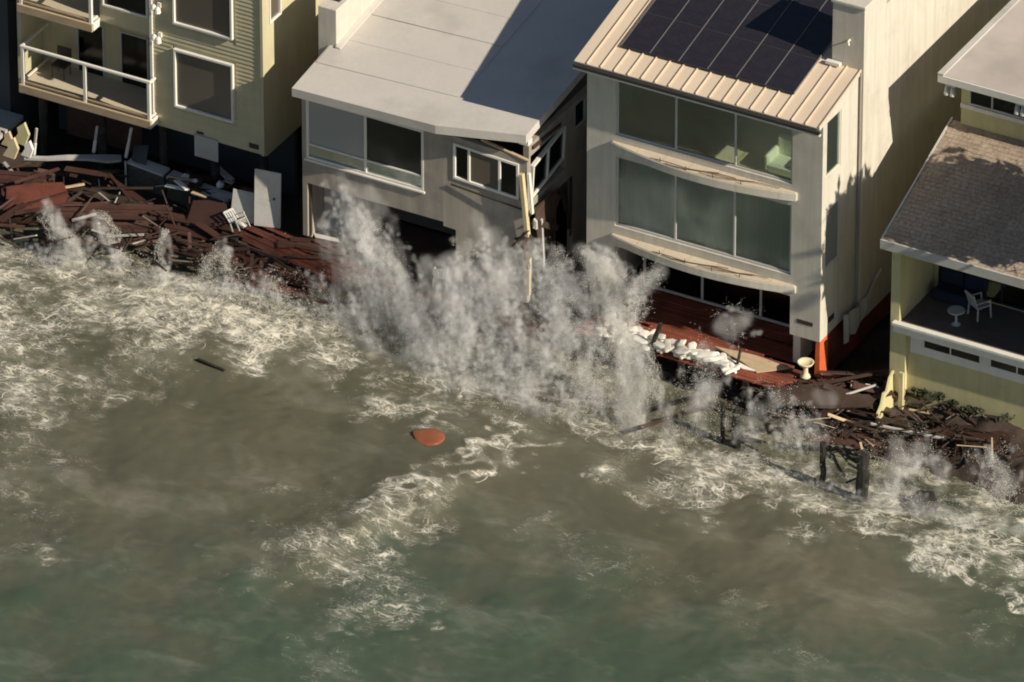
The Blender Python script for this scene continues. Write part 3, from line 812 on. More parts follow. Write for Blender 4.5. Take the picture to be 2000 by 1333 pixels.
def patio_chair(name, label, loc, rot, s=1.0, tip=0.0, pm_='plastic_white'):
    t = thing(name, label, 'chair', loc)
    M = Matrix.Translation(Vector(loc)) @ Matrix.Rotation(rot, 4, 'Z') @ Matrix.Rotation(tip, 4, 'X') @ Matrix.Scale(s, 4)
    MB().box((-0.25, -0.25, 0.40), (0.25, 0.25, 0.44), M).build('seat', pm_, t, bevel=0.012)
    mb = MB()
    for i in range(5):
        u = -0.22 + 0.11 * i
        mb.hexa([M @ Vector(p) for p in ((u - 0.035, 0.22, 0.44), (u + 0.035, 0.22, 0.44), (u + 0.035, 0.25, 0.44), (u - 0.035, 0.25, 0.44),
                                         (u - 0.035, 0.36, 0.88), (u + 0.035, 0.36, 0.88), (u + 0.035, 0.39, 0.88), (u - 0.035, 0.39, 0.88))])
    mb.hexa([M @ Vector(p) for p in ((-0.27, 0.35, 0.86), (0.27, 0.35, 0.86), (0.27, 0.40, 0.86), (-0.27, 0.40, 0.86), (-0.24, 0.37, 0.94), (0.24, 0.37, 0.94), (0.24, 0.41, 0.94), (-0.24, 0.41, 0.94))])
    mb.build('backrest', pm_, t)
    for sx in (-1, 1):
        MB().box((sx * 0.27 - 0.025, -0.24, 0.62), (sx * 0.27 + 0.025, 0.30, 0.65), M).build('armrest', pm_, t)
        for sy in (-1, 1):
            MB().beam(M @ Vector((sx * 0.27, sy * 0.25, 0.003)), M @ Vector((sx * 0.25, sy * 0.22, 0.63 if sy < 0 else 0.42)), 0.045 * s, 0.04 * s, (0, 1, 0)).build('leg', pm_, t)
    return t


patio_chair('patio_chair', 'white plastic patio chair beside the round table on the deck', (14.75, 1.75, 3.58), R(150))
t = thing('outdoor_sofa', 'dark blue two-seat sofa against the deck windows', 'sofa', (13.6, 2.2, 3.58))
MB().box((13.05, 1.85, 3.62), (14.65, 2.5, 3.98)).build('seat', 'sofa_blue', t, bevel=0.05)
MB().box((13.05, 2.38, 3.98), (13.83, 2.57, 4.5)).build('backrest', 'sofa_blue', t, bevel=0.05)
MB().box((13.87, 2.38, 3.98), (14.65, 2.57, 4.5)).build('backrest', 'sofa_blue', t, bevel=0.05)

# ================================================================== neighbour at the far left, in shade
H0 = thing('beach_house', 'dark neighbouring house at the left edge, in shade', 'house', (-23.5, 6, 0.5))
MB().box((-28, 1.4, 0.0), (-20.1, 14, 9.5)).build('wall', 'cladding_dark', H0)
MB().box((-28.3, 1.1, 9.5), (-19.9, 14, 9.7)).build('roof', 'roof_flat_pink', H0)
MB().box((-24.0, -1.2, 1.0), (-19.6, 1.39, 1.15)).build('deck', 'grey_board', H0)

# ================================================================== the sea: one sheet, swell and foam built into it
dx = 0.075
xs = np.concatenate([np.linspace(-420, -33, 14), np.arange(-32, 30, dx), np.linspace(31, 420, 14)])
ys = np.concatenate([np.linspace(-420, -33, 14), np.arange(-32, 1.5, dx)])
XX, YY = np.meshgrid(xs, ys, indexing='ij')
nx, ny = len(xs), len(ys)
# photo spot of each place on the water, for laying out foam patches on it
PX = 1000 + PXM * (XX * RGT[0] + (YY - TGT[1]) * RGT[1])
PY = 666.5 - PXM * (XX * UPV[0] + (YY - TGT[1]) * UPV[1])
n1 = smooth_noise(nx, ny, 20, 160, 31, 1.2)      # long chop
n2 = smooth_noise(nx, ny, 6, 40, 32, 1.2)
n3 = smooth_noise(nx, ny, 3, 14, 33, 1.0)


def ell(px, py, rx, ry, rot, amp, p=1.0):
    c, s = math.cos(R(rot)), math.sin(R(rot))
    u = ((PX - px) * c + (PY - py) * s) / rx
    v = (-(PX - px) * s + (PY - py) * c) / ry
    return amp * np.exp(-(u * u + v * v) ** p)


def line(pts, w, amp):
    best = np.full(PX.shape, 1e9)
    for (a, b) in zip(pts[:-1], pts[1:]):
        ax, ay = a; bx_, by_ = b
        L2 = (bx_ - ax) ** 2 + (by_ - ay) ** 2
        t = np.clip(((PX - ax) * (bx_ - ax) + (PY - ay) * (by_ - ay)) / L2, 0, 1)
        d = np.hypot(PX - ax - t * (bx_ - ax), PY - ay - t * (by_ - ay))
        best = np.minimum(best, d)
    return amp * np.exp(-(best / w) ** 2)


wx, wy = 26 * n1, 18 * n2                         # ragged outlines
PX0, PY0 = PX.copy(), PY.copy()
PX = PX + wx + 8 * n2; PY = PY + wy
foam = np.zeros_like(PX)
for a in ((120, 560, 250, 80, 10, 1.0), (330, 600, 250, 85, 12, 1.0), (520, 640, 170, 85, 12, 1.0), (20, 620, 160, 90, 0, 0.8),
          (60, 760, 170, 90, -10, 0.62), (240, 730, 190, 60, -12, 0.5), (60, 930, 130, 110, 0, 0.32), (90, 1055, 110, 25, -6, 0.3),
          (640, 680, 90, 45, 10, 0.7), (800, 800, 130, 34, 5, 0.6), (930, 770, 130, 30, 8, 0.55), (1000, 680, 200, 100, 20, 0.5),
          (1180, 800, 130, 70, 30, 0.6), (640, 1010, 120, 55, 15, 0.42), (690, 1090, 160, 75, 25, 0.50), (800, 1010, 120, 60, -30, 0.48),
          (760, 1180, 140, 36, -8, 0.42), (560, 1080, 70, 50, 20, 0.35), (1290, 890, 70, 60, 20, 0.75), (1400, 910, 110, 66, 10, 0.95),
          (1540, 945, 110, 60, 14, 0.85), (1330, 960, 120, 40, 12, 0.55), (1650, 980, 110, 55, 15, 0.85), (1820, 1020, 120, 65, 22, 0.8), (1950, 1040, 120, 80, 20, 0.75),
          (1780, 930, 140, 60, 10, 0.5), (1960, 960, 90, 70, 10, 0.7), (1100, 1030, 120, 30, 12, 0.26), (1250, 1110, 160, 60, 20, 0.20),
          (1450, 1160, 90, 40, 0, 0.16), (1520, 1250, 80, 30, 0, 0.2), (1900, 1210, 110, 30, -12, 0.2), (480, 1100, 60, 24, 0, 0.2),
          (1560, 1300, 240, 36, -6, 0.16), (700, 1285, 160, 40, -3, 0.18), (350, 1110, 120, 30, -5, 0.12)):
    foam = np.maximum(foam, ell(*a[:5], a[5], 1.4))
foam = np.maximum(foam, line([(-40, 540), (200, 560), (420, 600), (640, 650)], 62, 0.95))
foam = np.maximum(foam, line([(1230, 870), (1450, 915), (1650, 965), (1840, 1010), (2040, 1060)], 46, 0.85))
foam = np.maximum(foam, line([(640, 680), (820, 740), (1010, 800), (1200, 850)], 34, 0.55))
foam = np.maximum(foam, 0.78 * line([(720, 1010), (800, 960), (880, 930), (960, 890), (1060, 855)], 22, 1.0))
foam = np.maximum(foam, line([(640, 1070), (720, 1010), (790, 965)], 34, 0.5))
foam = np.maximum(foam, line([(1640, 1005), (1720, 1040), (1790, 1055), (1880, 1110), (2010, 1185)], 15, 1.0))
foam = np.maximum(foam, line([(1770, 1050), (1800, 1020), (1860, 1000)], 13, 1.0))
foam = np.maximum(foam, line([(1640, 985), (1690, 980), (1750, 965)], 12, 1.0))
foam = np.maximum(foam, line([(1280, 905), (1300, 885), (1345, 870)], 10, 1.0))
# long soft trails where the backwash stretches the foam
tr = smooth_noise(nx, ny, 5, 60, 37, 1.2)
foam = np.clip(foam * (0.80 + 0.18 * n1 + 0.18 * tr), 0, 1)
green = np.clip(sstep(880, 1260, PY + 0.10 * (PX - 1000) + 60 * n1) - 0.35 * ell(1550, 1110, 330, 110, 12, 1.0), 0, 1)
silt = np.clip(ell(300, 900, 380, 160, 0, 0.6) + ell(1000, 930, 420, 110, 0, 0.6) + ell(1560, 1110, 330, 110, 12, 1.0), 0, 1)
PX, PY = PX0, PY0
amp = 0.020 + 0.022 * foam
h = amp * (1.0 * n1 + (0.30 + 0.25 * foam) * n2 + (0.05 + 0.25 * foam) * n3)
# backwash ridge running out from the houses, steeper on its right flank
ax, ay = 770, 990
rx_, ry_ = 0.905, -0.425
s_ = (PX - ax) * rx_ + (PY - ay) * ry_
d_ = -(PX - ax) * ry_ + (PY - ay) * rx_ + 10 * n1
ridge = np.exp(-(s_ / 230.0) ** 2) * np.where(d_ > 0, np.exp(-(d_ / 34.0) ** 2), np.exp(-(d_ / 120.0) ** 2))
h += 0.42 * ridge
h += 0.20 * ell(1500, 990, 330, 30, 18, 1.0) + 0.16 * ell(300, 690, 330, 40, 4, 1.0) + 0.25 * ell(1860, 1085, 170, 24, 28, 1.0)
h += 0.15 * ell(250, 560, 380, 60, 10, 1.0)
inner = sstep(0, 3, XX + 32) * sstep(0, 3, 30 - XX) * sstep(0, 3, YY + 32)
h = h * inner - 0.02
SEA = (xs, ys, h)


def sea_h(x, y):
    return float(SEA[2][np.searchsorted(SEA[0], x), np.searchsorted(SEA[1], y)])


me = grid_mesh(xs, ys, h)
for nm, arr in (('foam', foam * inner), ('green', green), ('silt', silt * inner)):
    at_ = me.attributes.new(nm, 'FLOAT', 'POINT')
    at_.data.foreach_set('value', arr.ravel().astype(np.float32))
sea = bpy.data.objects.new('sea', me); COL.objects.link(sea)
tag(sea, 'olive green churned sea with lacy foam in front of the houses', kind='structure')


def sea_mat():
    m, nt, b, N, L = _nodes('sea_water')
    out = nt.nodes['Material Output']

    def attr(n):
        a = N('ShaderNodeAttribute'); a.attribute_name = n
        return a.outputs['Fac']

    def math_(op, x, y=None, z=None, clamp=False):
        q = N('ShaderNodeMath'); q.operation = op; q.use_clamp = clamp
        for i, v in enumerate((x, y, z)):
            if v is None: continue
            if isinstance(v, (int, float)): q.inputs[i].default_value = v
            else: L(v, q.inputs[i])
        return q.outputs[0]

    def sm(x, a, c):
        r = N('ShaderNodeMapRange'); r.interpolation_type = 'SMOOTHSTEP'
        for s_, v in (('From Min', a), ('From Max', c)):
            if isinstance(v, (int, float)): r.inputs[s_].default_value = v
            else: L(v, r.inputs[s_])
        L(x, r.inputs['Value'])
        return r.outputs[0]
    g = N('ShaderNodeNewGeometry')
    fl = N('ShaderNodeVectorMath'); fl.operation = 'MULTIPLY'; fl.inputs[1].default_value = (1, 1, 0.3)
    L(g.outputs['Position'], fl.inputs[0])
    pos = fl.outputs[0]

    def noise(scale, detail=3.0, src=None, rough=0.5, out_='Fac', dist=0.0):
        n = N('ShaderNodeTexNoise'); n.inputs['Scale'].default_value = scale
        n.inputs['Detail'].default_value = detail; n.inputs['Roughness'].default_value = rough
        n.inputs['Distortion'].default_value = dist
        L(src or pos, n.inputs['Vector'])
        return n.outputs[out_]

    def warp(src, scale, amt):
        c = noise(scale, 3.0, src, 0.5, 'Color')
        s0 = N('ShaderNodeVectorMath'); s0.operation = 'SUBTRACT'; s0.inputs[1].default_value = (0.5, 0.5, 0.5)
        L(c, s0.inputs[0])
        s1 = N('ShaderNodeVectorMath'); s1.operation = 'SCALE'; s1.inputs['Scale'].default_value = amt
        L(s0.outputs[0], s1.inputs[0])
        s2 = N('ShaderNodeVectorMath'); s2.operation = 'ADD'
        L(src, s2.inputs[0]); L(s1.outputs[0], s2.inputs[1])
        return s2.outputs[0]
    st = N('ShaderNodeMapping'); st.inputs['Rotation'].default_value = (0, 0, R(-22)); st.inputs['Scale'].default_value = (0.75, 1.25, 1)
    L(pos, st.inputs['Vector'])
    w1 = warp(st.outputs[0], 0.6, 1.7)
    w2 = warp(w1, 2.3, 0.42)

    def lace(scale, src):
        v = N('ShaderNodeTexVoronoi'); v.feature = 'DISTANCE_TO_EDGE'; v.inputs['Scale'].default_value = scale
        L(src, v.inputs['Vector'])
        return v.outputs['Distance']
    F = attr('foam')
    brk = noise(1.1, 3.0, w1, 0.6)
    on = sm(brk, math_('SUBTRACT', 0.52, math_('MULTIPLY', F, 0.38)), math_('SUBTRACT', 0.70, math_('MULTIPLY', F, 0.28)))
    # filaments: contour nets of drifting noise; they widen with the amount of foam and break up
    wid = math_('ADD', math_('MULTIPLY', math_('MULTIPLY', F, brk), 0.046), 0.009)

    def net(scale, src, k_, off):
        rg = math_('ABSOLUTE', math_('SUBTRACT', noise(scale, 1.5, src, 0.5), off))
        return math_('SUBTRACT', 1.0, sm(rg, 0.0, math_('MULTIPLY', wid, k_)), clamp=True)
    l1 = net(0.85, w2, 0.70, 0.50)
    l2 = net(1.7, w2, 0.95, 0.47)
    l3 = net(3.1, w2, 1.20, 0.52)
    l4 = net(5.6, w2, 1.60, 0.48)
    fil = math_('MAXIMUM', math_('MAXIMUM', l1, math_('MULTIPLY', l2, 0.95)), math_('MAXIMUM', math_('MULTIPLY', l3, 0.75), math_('MULTIPLY', l4, 0.5)))
    fil = math_('MULTIPLY', math_('MULTIPLY', fil, on), math_('MULTIPLY', sm(F, 0.02, 0.45), 0.95))
    # thin milky veil, dense clots and specks
    vn = noise(2.4, 4.0, w1, 0.68)
    veil = math_('MULTIPLY', math_('MULTIPLY', sm(F, 0.02, 1.0), sm(vn, 0.25, 0.70)), 0.44)
    clot = math_('MULTIPLY', sm(math_('ADD', vn, math_('MULTIPLY', F, 0.16)), 0.68, 0.84), sm(F, 0.25, 0.9))
    fine = noise(8.5, 2.0, w1, 0.7)
    speck = math_('MULTIPLY', sm(fine, 0.60, 0.72), math_('MULTIPLY', sm(F, 0.04, 0.3), 0.5))
    lone = math_('MULTIPLY', sm(fine, 0.76, 0.80), 0.5)
    tot = math_('ADD', math_('MAXIMUM', math_('MAXIMUM', fil, clot), math_('MAXIMUM', speck, lone)), math_('ADD', veil, math_('MULTIPLY', sm(noise(0.42, 5.0, w1, 0.62), 0.48, 0.76), 0.12)), clamp=True)
    # water body
    c1 = N('ShaderNodeMix'); c1.data_type = 'RGBA'
    c1.inputs['A'].default_value = (0.099, 0.099, 0.066, 1); c1.inputs['B'].default_value = (0.068, 0.094, 0.062, 1)
    L(attr('green'), c1.inputs['Factor'])
    c2 = N('ShaderNodeMix'); c2.data_type = 'RGBA'; c2.inputs['B'].default_value = (0.118, 0.111, 0.079, 1)
    L(c1.outputs['Result'], c2.inputs['A'])
    L(attr('silt'), c2.inputs['Factor'])
    v0 = N('ShaderNodeVectorMath'); v0.operation = 'SCALE'
    L(c2.outputs['Result'], v0.inputs[0])
    r0 = N('ShaderNodeMapRange'); r0.inputs['From Min'].default_value = 0.25; r0.inputs['From Max'].default_value = 0.75
    r0.inputs['To Min'].default_value = 0.86; r0.inputs['To Max'].default_value = 1.16
    L(noise(0.4, 4.0, st.outputs[0], 0.55, 'Fac'), r0.inputs['Value'])
    L(r0.outputs[0], v0.inputs['Scale'])
    cf = N('ShaderNodeMix'); cf.data_type = 'RGBA'; cf.inputs['B'].default_value = (0.68, 0.645, 0.55, 1)
    L(v0.outputs[0], cf.inputs['A']); L(tot, cf.inputs['Factor'])
    L(cf.outputs['Result'], b.inputs['Base Color'])
    b.inputs['IOR'].default_value = 1.33
    rr = N('ShaderNodeMapRange'); rr.inputs['To Min'].default_value = 0.22; rr.inputs['To Max'].default_value = 0.8
    L(tot, rr.inputs['Value']); L(rr.outputs[0], b.inputs['Roughness'])
    bp = N('ShaderNodeBump'); bp.inputs['Strength'].default_value = 0.12; bp.inputs['Distance'].default_value = 0.05
    L(noise(3.2, 3.0, st.outputs[0], 0.55), bp.inputs['Height']); L(bp.outputs[0], b.inputs['Normal'])
    MATS['sea_water'] = m


sea_mat()
me.materials.append(MATS['sea_water'])


def foam_strands(count, seed):
    """thin curling threads of foam lying on the water, thickest where foam is thick"""
    g = np.random.default_rng(seed)
    i0, j0 = np.searchsorted(xs, -31.9), np.searchsorted(ys, -31.9)
    psi = [smooth_noise(nx, ny, lo, hi, seed + q, sl_) for q, (lo, hi, sl_) in enumerate(((7, 30, 1.6), (5, 22, 1.4), (9, 40, 1.8)))]
    grads = [np.gradient(p) for p in psi]
    w = np.where((foam * inner) > 0.42, (foam * inner - 0.35) ** 1.4, 0) * sstep(0.2, 0.9, 0.5 + 0.35 * tr)
    w = w * (1 - 0.88 * np.clip(ell(740, 1080, 330, 190, 0, 1.0) * 1.6, 0, 1))
    w[:i0 + 2] = 0; w[:, :j0 + 2] = 0; w[-16:] = 0; w[:, -3:] = 0
    which = g.integers(0, 3, count)
    fi, fj = np.zeros(count), np.zeros(count)
    for q in range(3):                                # seeds sit on the contour lines, so threads bundle into a net
        cs = np.cumsum((w * np.exp(-(psi[q] / 0.13) ** 2)).ravel()); cs /= cs[-1]
        sel = which == q
        a_, b_ = np.unravel_index(np.searchsorted(cs, g.random(sel.sum())), w.shape)
        fi[sel], fj[sel] = a_ + g.random(sel.sum()), b_ + g.random(sel.sum())
    pi, pj = fi.astype(int), fj.astype(int)
    nseg = 14
    sgn = g.choice((-1.0, 1.0), count)
    step = g.uniform(0.35, 0.8, count)
    path = np.zeros((nseg + 1, count, 2))
    keep = np.ones(count, bool)
    ln = g.uniform(0.35, 1.0, count)
    for k_ in range(nseg + 1):
        path[k_, :, 0], path[k_, :, 1] = fi, fj
        ii, jj = np.clip(fi.astype(int), 1, nx - 2), np.clip(fj.astype(int), 1, ny - 2)
        gx = np.choose(which, [gr[0][ii, jj] for gr in grads]); gy = np.choose(which, [gr[1][ii, jj] for gr in grads])
        nrm = np.hypot(gx, gy) + 1e-6
        vx, vy = -gy / nrm * sgn, gx / nrm * sgn
        fi = fi + vx * step * ln; fj = fj + vy * step * ln
    ii, jj = np.clip(path[..., 0], i0, nx - 17), np.clip(path[..., 1], j0, ny - 2)
    ia, ja = ii.astype(int), jj.astype(int)
    wx_ = xs[ia] + (ii - ia) * dx
    wy_ = ys[ja] + (jj - ja) * dx
    fi_, fj_ = ii - ia, jj - ja
    hz = h[ia, ja] * (1 - fi_) * (1 - fj_) + h[ia + 1, ja] * fi_ * (1 - fj_) + h[ia, np.minimum(ja + 1, ny - 1)] * (1 - fi_) * fj_ + h[ia + 1, np.minimum(ja + 1, ny - 1)] * fi_ * fj_
    tx, ty = np.gradient(wx_, axis=0), np.gradient(wy_, axis=0)
    tn = np.hypot(tx, ty) + 1e-6
    px_, py_ = -ty / tn, tx / tn
    t_ = np.linspace(0, 1, nseg + 1)[:, None]
    base = g.gamma(1.8, 0.0040, count)[None] + 0.003
    base = base * (0.55 + 0.75 * foam[pi, pj])[None]
    wd_ = np.minimum(base, 0.026) * np.sin(np.pi * np.clip(t_, 0.02, 0.98)) ** 0.6 * (1 + 0.35 * np.sin(9 * t_ + g.uniform(0, 6, count)[None]))
    lo = 0.004
    A_ = np.stack([wx_ - px_ * wd_, wy_ - py_ * wd_, hz + lo], -1)
    B_ = np.stack([wx_, wy_, hz + lo + 0.006 + wd_ * 0.55], -1)
    C_ = np.stack([wx_ + px_ * wd_, wy_ + py_ * wd_, hz + lo], -1)
    V = np.stack([A_, B_, C_], 2)                     # seg, strand, 3, xyz
    V = V.transpose(1, 0, 2, 3).reshape(-1, 3)
    s0 = (np.arange(count) * (nseg + 1) * 3)[:, None] + (np.arange(nseg) * 3)[None]
    s0 = s0.reshape(-1, 1)
    F = np.concatenate([s0 + np.array([[0, 1, 4, 3]]), s0 + np.array([[1, 2, 5, 4]])])
    me_ = bpy.data.meshes.new('foam')
    me_.vertices.add(len(V)); me_.vertices.foreach_set('co', V.ravel().astype(np.float32))
    me_.loops.add(F.size); me_.loops.foreach_set('vertex_index', F.ravel().astype(np.int32))
    me_.polygons.add(len(F)); me_.polygons.foreach_set('loop_start', np.arange(0, F.size, 4, dtype=np.int32))
    me_.polygons.foreach_set('loop_total', np.full(len(F), 4, dtype=np.int32))
    me_.polygons.foreach_set('use_smooth', np.ones(len(F), dtype=bool))
    me_.update()
    me_.materials.append(MATS['foam_white'])
    o = bpy.data.objects.new('foam', me_); COL.objects.link(o)
    return tag(o, 'lacy threads of white foam curling over the water', kind='stuff')


fm = mat('foam_white', (0.66, 0.63, 0.54), 0.8, 0.18, 1.2, 0.1, 9)
fn = fm.node_tree                                     # thin foam lets some of the water through
tp = fn.nodes.new('ShaderNodeBsdfTransparent'); mxs = fn.nodes.new('ShaderNodeMixShader'); mxs.inputs[0].default_value = 0.66
fn.links.new(tp.outputs[0], mxs.inputs[1]); fn.links.new(fn.nodes['Principled BSDF'].outputs[0], mxs.inputs[2])
fn.links.new(mxs.outputs[0], fn.nodes['Material Output'].inputs['Surface'])
foam_strands(900, 71)

# ================================================================== wrecked decks and debris


def deck(name, label, p00, p10, p01, n, m, seed, miss=0.1, gap=0.012, th=0.045, jit=0.03, cat='deck', posts=()):
    """planks run from p00 to p10; n of them side by side towards p01"""
    p00, p10, p01 = Vector(p00), Vector(p10), Vector(p01)
    t = thing(name, label, cat, p00)
    g = random.Random(seed)
    e, s = (p10 - p00), (p01 - p00)
    up = e.cross(s).normalized()
    if up.z < 0: up = -up
    w = s.length / n
    sn = s.normalized()
    for i in range(n):
        if g.random() < miss:
            continue
        a = p00 + sn * w * (i + 0.5)
        c0 = g.uniform(-0.05, 0.03) if g.random() > 0.2 else g.uniform(0.0, 0.3)
        c1 = 1 + (g.uniform(-0.03, 0.05) if g.random() > 0.2 else -g.uniform(0.0, 0.3))
        lift = up * g.uniform(-jit, jit) * 0.4
        lift2 = up * g.uniform(-jit, jit) * (0.4 if g.random() > 0.12 else 4)
        MB().beam(a + e * c0 + lift, a + e * c1 + lift2, w - gap, th, up).build('plank', m, t)
    for f in (0.15, 0.5, 0.85):
        q = p00 + e * f - up * 0.12
        MB().beam(q + s * 0.02, q + s * 0.98, 0.09, 0.16, up).build('joist', 'wood_wet', t)
    for (fx, fy, zb) in posts:
        q = p00 + e * fx + s * fy - up * 0.05
        MB().beam(q, (q.x, q.y, zb), 0.2, 0.2, Y).build('post', 'pile_wood', t)
    return t


Zc = 1.0
deck('deck', 'dark red plank deck in front of the cream stucco house', (2.3, -1.35, Zc - 0.05), (9.35, -1.35, Zc - 0.05), (2.3, 2.2, Zc - 0.05), 22, 'deck_rust', 3, 0.03,
     posts=[(f, 0.02, -1.0) for f in (0.04, 0.2, 0.36, 0.52, 0.68, 0.84, 0.98)])
deck('broken_deck', 'red-brown deck remnant beside the grey house, below the upright white door', (-10.3, -1.5, 0.92), (-5.9, -2.3, 0.80), (-9.6, -0.35, 0.95), 9, 'deck_red', 4, 0.05, jit=0.05,
     posts=[(f, 0.03, -1.0) for f in (0.05, 0.35, 0.65, 0.95)])
deck('broken_deck', 'low red-brown deck slab awash beside the grey house', (-9.4, -3.3, 0.42), (-6.0, -3.0, 0.45), (-10.0, -1.6, 0.75), 10, 'deck_red', 5, 0.12, jit=0.06)
deck('broken_deck', 'sloping red-brown deck panel under the yellow house balcony', at(80, 475, 'z', 0.55), at(300, 480, 'z', 0.5), at(110, 395, 'z', 1.0), 13, 'wood_red', 6, 0.10, jit=0.06)
deck('broken_deck', 'dark splintered deck panel in front of the mossy retaining wall', at(300, 505, 'z', 0.45), at(460, 535, 'z', 0.45), at(330, 415, 'z', 0.85), 12, 'wood_red', 7, 0.15, jit=0.07)
deck('broken_deck', 'heaved deck boards at the far left below the dark house', at(-60, 430, 'z', 0.4), at(60, 440, 'z', 0.5), at(-30, 330, 'z', 1.15), 12, 'wood_red', 8, 0.15, jit=0.08)

# mossy retaining wall with coping stones under the yellow house
t = thing('retaining_wall', 'low mossy grey-green retaining wall under the yellow house', 'wall', (-13.2, 0.3, 0))
segs = [(-15.15, -13.75), (-13.62, -12.5), (-12.42, -11.2)]
for i, (a, b) in enumerate(segs):
    ya, yb = 0.47 - 0.09 * (a + 15.1), 0.47 - 0.09 * (b + 15.1)
    dz = (0, -0.04, -0.12)[i]
    MB().hexa([(a, ya, -0.3), (b, yb, -0.3), (b, yb + 0.35, -0.3), (a, ya + 0.35, -0.3), (a, ya, 1.12 + dz), (b, yb, 1.10 + dz), (b, yb + 0.35, 1.10 + dz), (a, ya + 0.35, 1.12 + dz)]).build('wall_block', 'retaining_green', t)
    MB().hexa([(a, ya - 0.05, 1.122 + dz), (b, yb - 0.05, 1.102 + dz), (b, yb + 0.42, 1.102 + dz), (a, ya + 0.42, 1.122 + dz),
               (a, ya - 0.05, 1.20 + dz), (b, yb - 0.05, 1.18 + dz), (b, yb + 0.42, 1.18 + dz), (a, ya + 0.42, 1.20 + dz)]).build('coping', 'grey_board', t)
MB().tube([(-15.17, 0.36, -0.1), (-15.17, 0.36, 1.25)], 0.035, 6).build('pipe', 'grey_board', t)

# warped pale kerb with leaning posts
t = thing('warped_beam', 'long pale warped beam lying bent under the yellow house', 'beam', (-16.9, -0.2, 1.1))
pts = [(-18.3, -0.75, 1.10), (-17.6, -0.5, 1.14), (-17.0, -0.25, 1.22), (-16.4, 0.1, 1.20), (-15.9, 0.45, 1.12), (-15.55, 0.75, 1.08)]
wd = [0.14, 0.16, 0.2, 0.26, 0.42, 0.30]
mb = MB()
for i in range(len(pts) - 1):
    p, q = Vector(pts[i]), Vector(pts[i + 1])
    s0, s1 = Vector((0.5, -0.86, 0)) * wd[i] / 2, Vector((0.5, -0.86, 0)) * wd[i + 1] / 2
    d = Z * 0.09
    mb.hexa([p - s0 - d, p + s0 - d, q + s1 - d, q - s1 - d, p - s0, p + s0, q + s1, q - s1])
mb.build('beam', 'grey_board', t)
for (px, py, h_, lean) in ((66, 303, 1.0, 0.10), (183, 298, 1.0, 0.13), (246, 308, 1.15, 0.20)):
    p = at(px, py, 'z', 1.12)
    q = p + Vector((lean, 0.05, h_))
    o = thing('leaning_post', {66: 'thin white leaning post at the left end of the bent pale beam', 183: 'grey-white leaning post in the middle of the bent pale beam', 246: 'white leaning post at the right end of the bent pale beam'}[px], 'post', p)
    MB().beam(p, p + (q - p) * 0.45, 0.09, 0.09, Y).build('post_foot', 'trim_white', o, bevel=0.01)
    MB().beam(p + (q - p) * 0.45, q, 0.075, 0.075, Y).build('post_shaft', 'trim_white' if px == 246 else 'grey_board', o, bevel=0.01)


def panel(name, label, cat, corners, th, m, bevel=0.0):
    c = [Vector(p) for p in corners]
    n = (c[1] - c[0]).cross(c[-1] - c[0]).normalized() * th
    o = MB().prism(c, n).build(name, m, None, bevel=bevel)
    return tag(o, label, cat)


panel('wall_panel', 'dark red-brown wall panel standing under the lower balcony', 'panel', [(-18.0, 1.5, 0.9), (-15.2, 1.5, 0.9), (-15.2, 1.6, 2.75), (-18.0, 1.6, 2.75)], 0.06, 'wood_red')
panel('grey_panel', 'slate grey sheet leaning beside the bent pale beam', 'panel', [at(255, 330, 'z', 1.0), at(283, 338, 'z', 1.0), at(291, 285, 'y', 1.0), at(262, 287, 'y', 1.0)], 0.04, 'cladding_dark')
a, b = Vector((-9.80, -0.72, 0.98)), Vector((-8.98, -0.50, 0.98))
t = thing('door_slab', 'pale door standing upright on the broken deck beside the grey house', 'door', (a + b) / 2)
up_ = Vector((-0.03, 0.14, 2.02))
MB().prism([a, b, b + up_ * 0.97, a + up_], (0.02, 0.05, 0)).build('leaf', 'grey_board', t, bevel=0.01)
q = a + (b - a) * 0.78 + up_ * 0.52
MB().tube([q, q + Vector((0.01, -0.07, 0))], 0.035, 8).build('handle', 'metal_dark', t)
panel('white_board', 'broad white board leaning behind the overturned chair', 'board', [(-10.65, -0.75, 0.96), (-9.86, -0.58, 0.96), (-9.86, -0.35, 1.95), (-10.65, -0.5, 2.0)], 0.04, 'grey_board')
patio_chair('patio_chair', 'grey-white plastic chair overturned against the leaning white board', (-10.0, -1.15, 0.98), R(70), 0.8, R(-35), 'frame_grey')
t = thing('seat_cushion', 'orange-red cushion on rubble left of the pale upright door', 'cushion', (-10.6, 0.2, 1.3))
MB().box((-11.0, 0.0, 1.22), (-10.0, 0.45, 1.40)).build('pad', 'orange_panel', t, bevel=0.05)
MB().box((-10.9, 0.28, 1.405), (-10.1, 0.47, 1.55)).build('back_pad', 'wood_red', t, bevel=0.05)
patio_chair('patio_chair', 'white chair standing in the flooded opening of the grey house', (-2.75, -1.15, 1.1), R(200), 0.8)
panel('loose_plank', 'pale plank jutting from the left jamb of the flooded opening', 'plank', [at(612, 455, 'z', 1.1), at(660, 466, 'z', 1.1), at(664, 474, 'z', 1.05), at(616, 464, 'z', 1.05)], 0.05, 'grey_board')


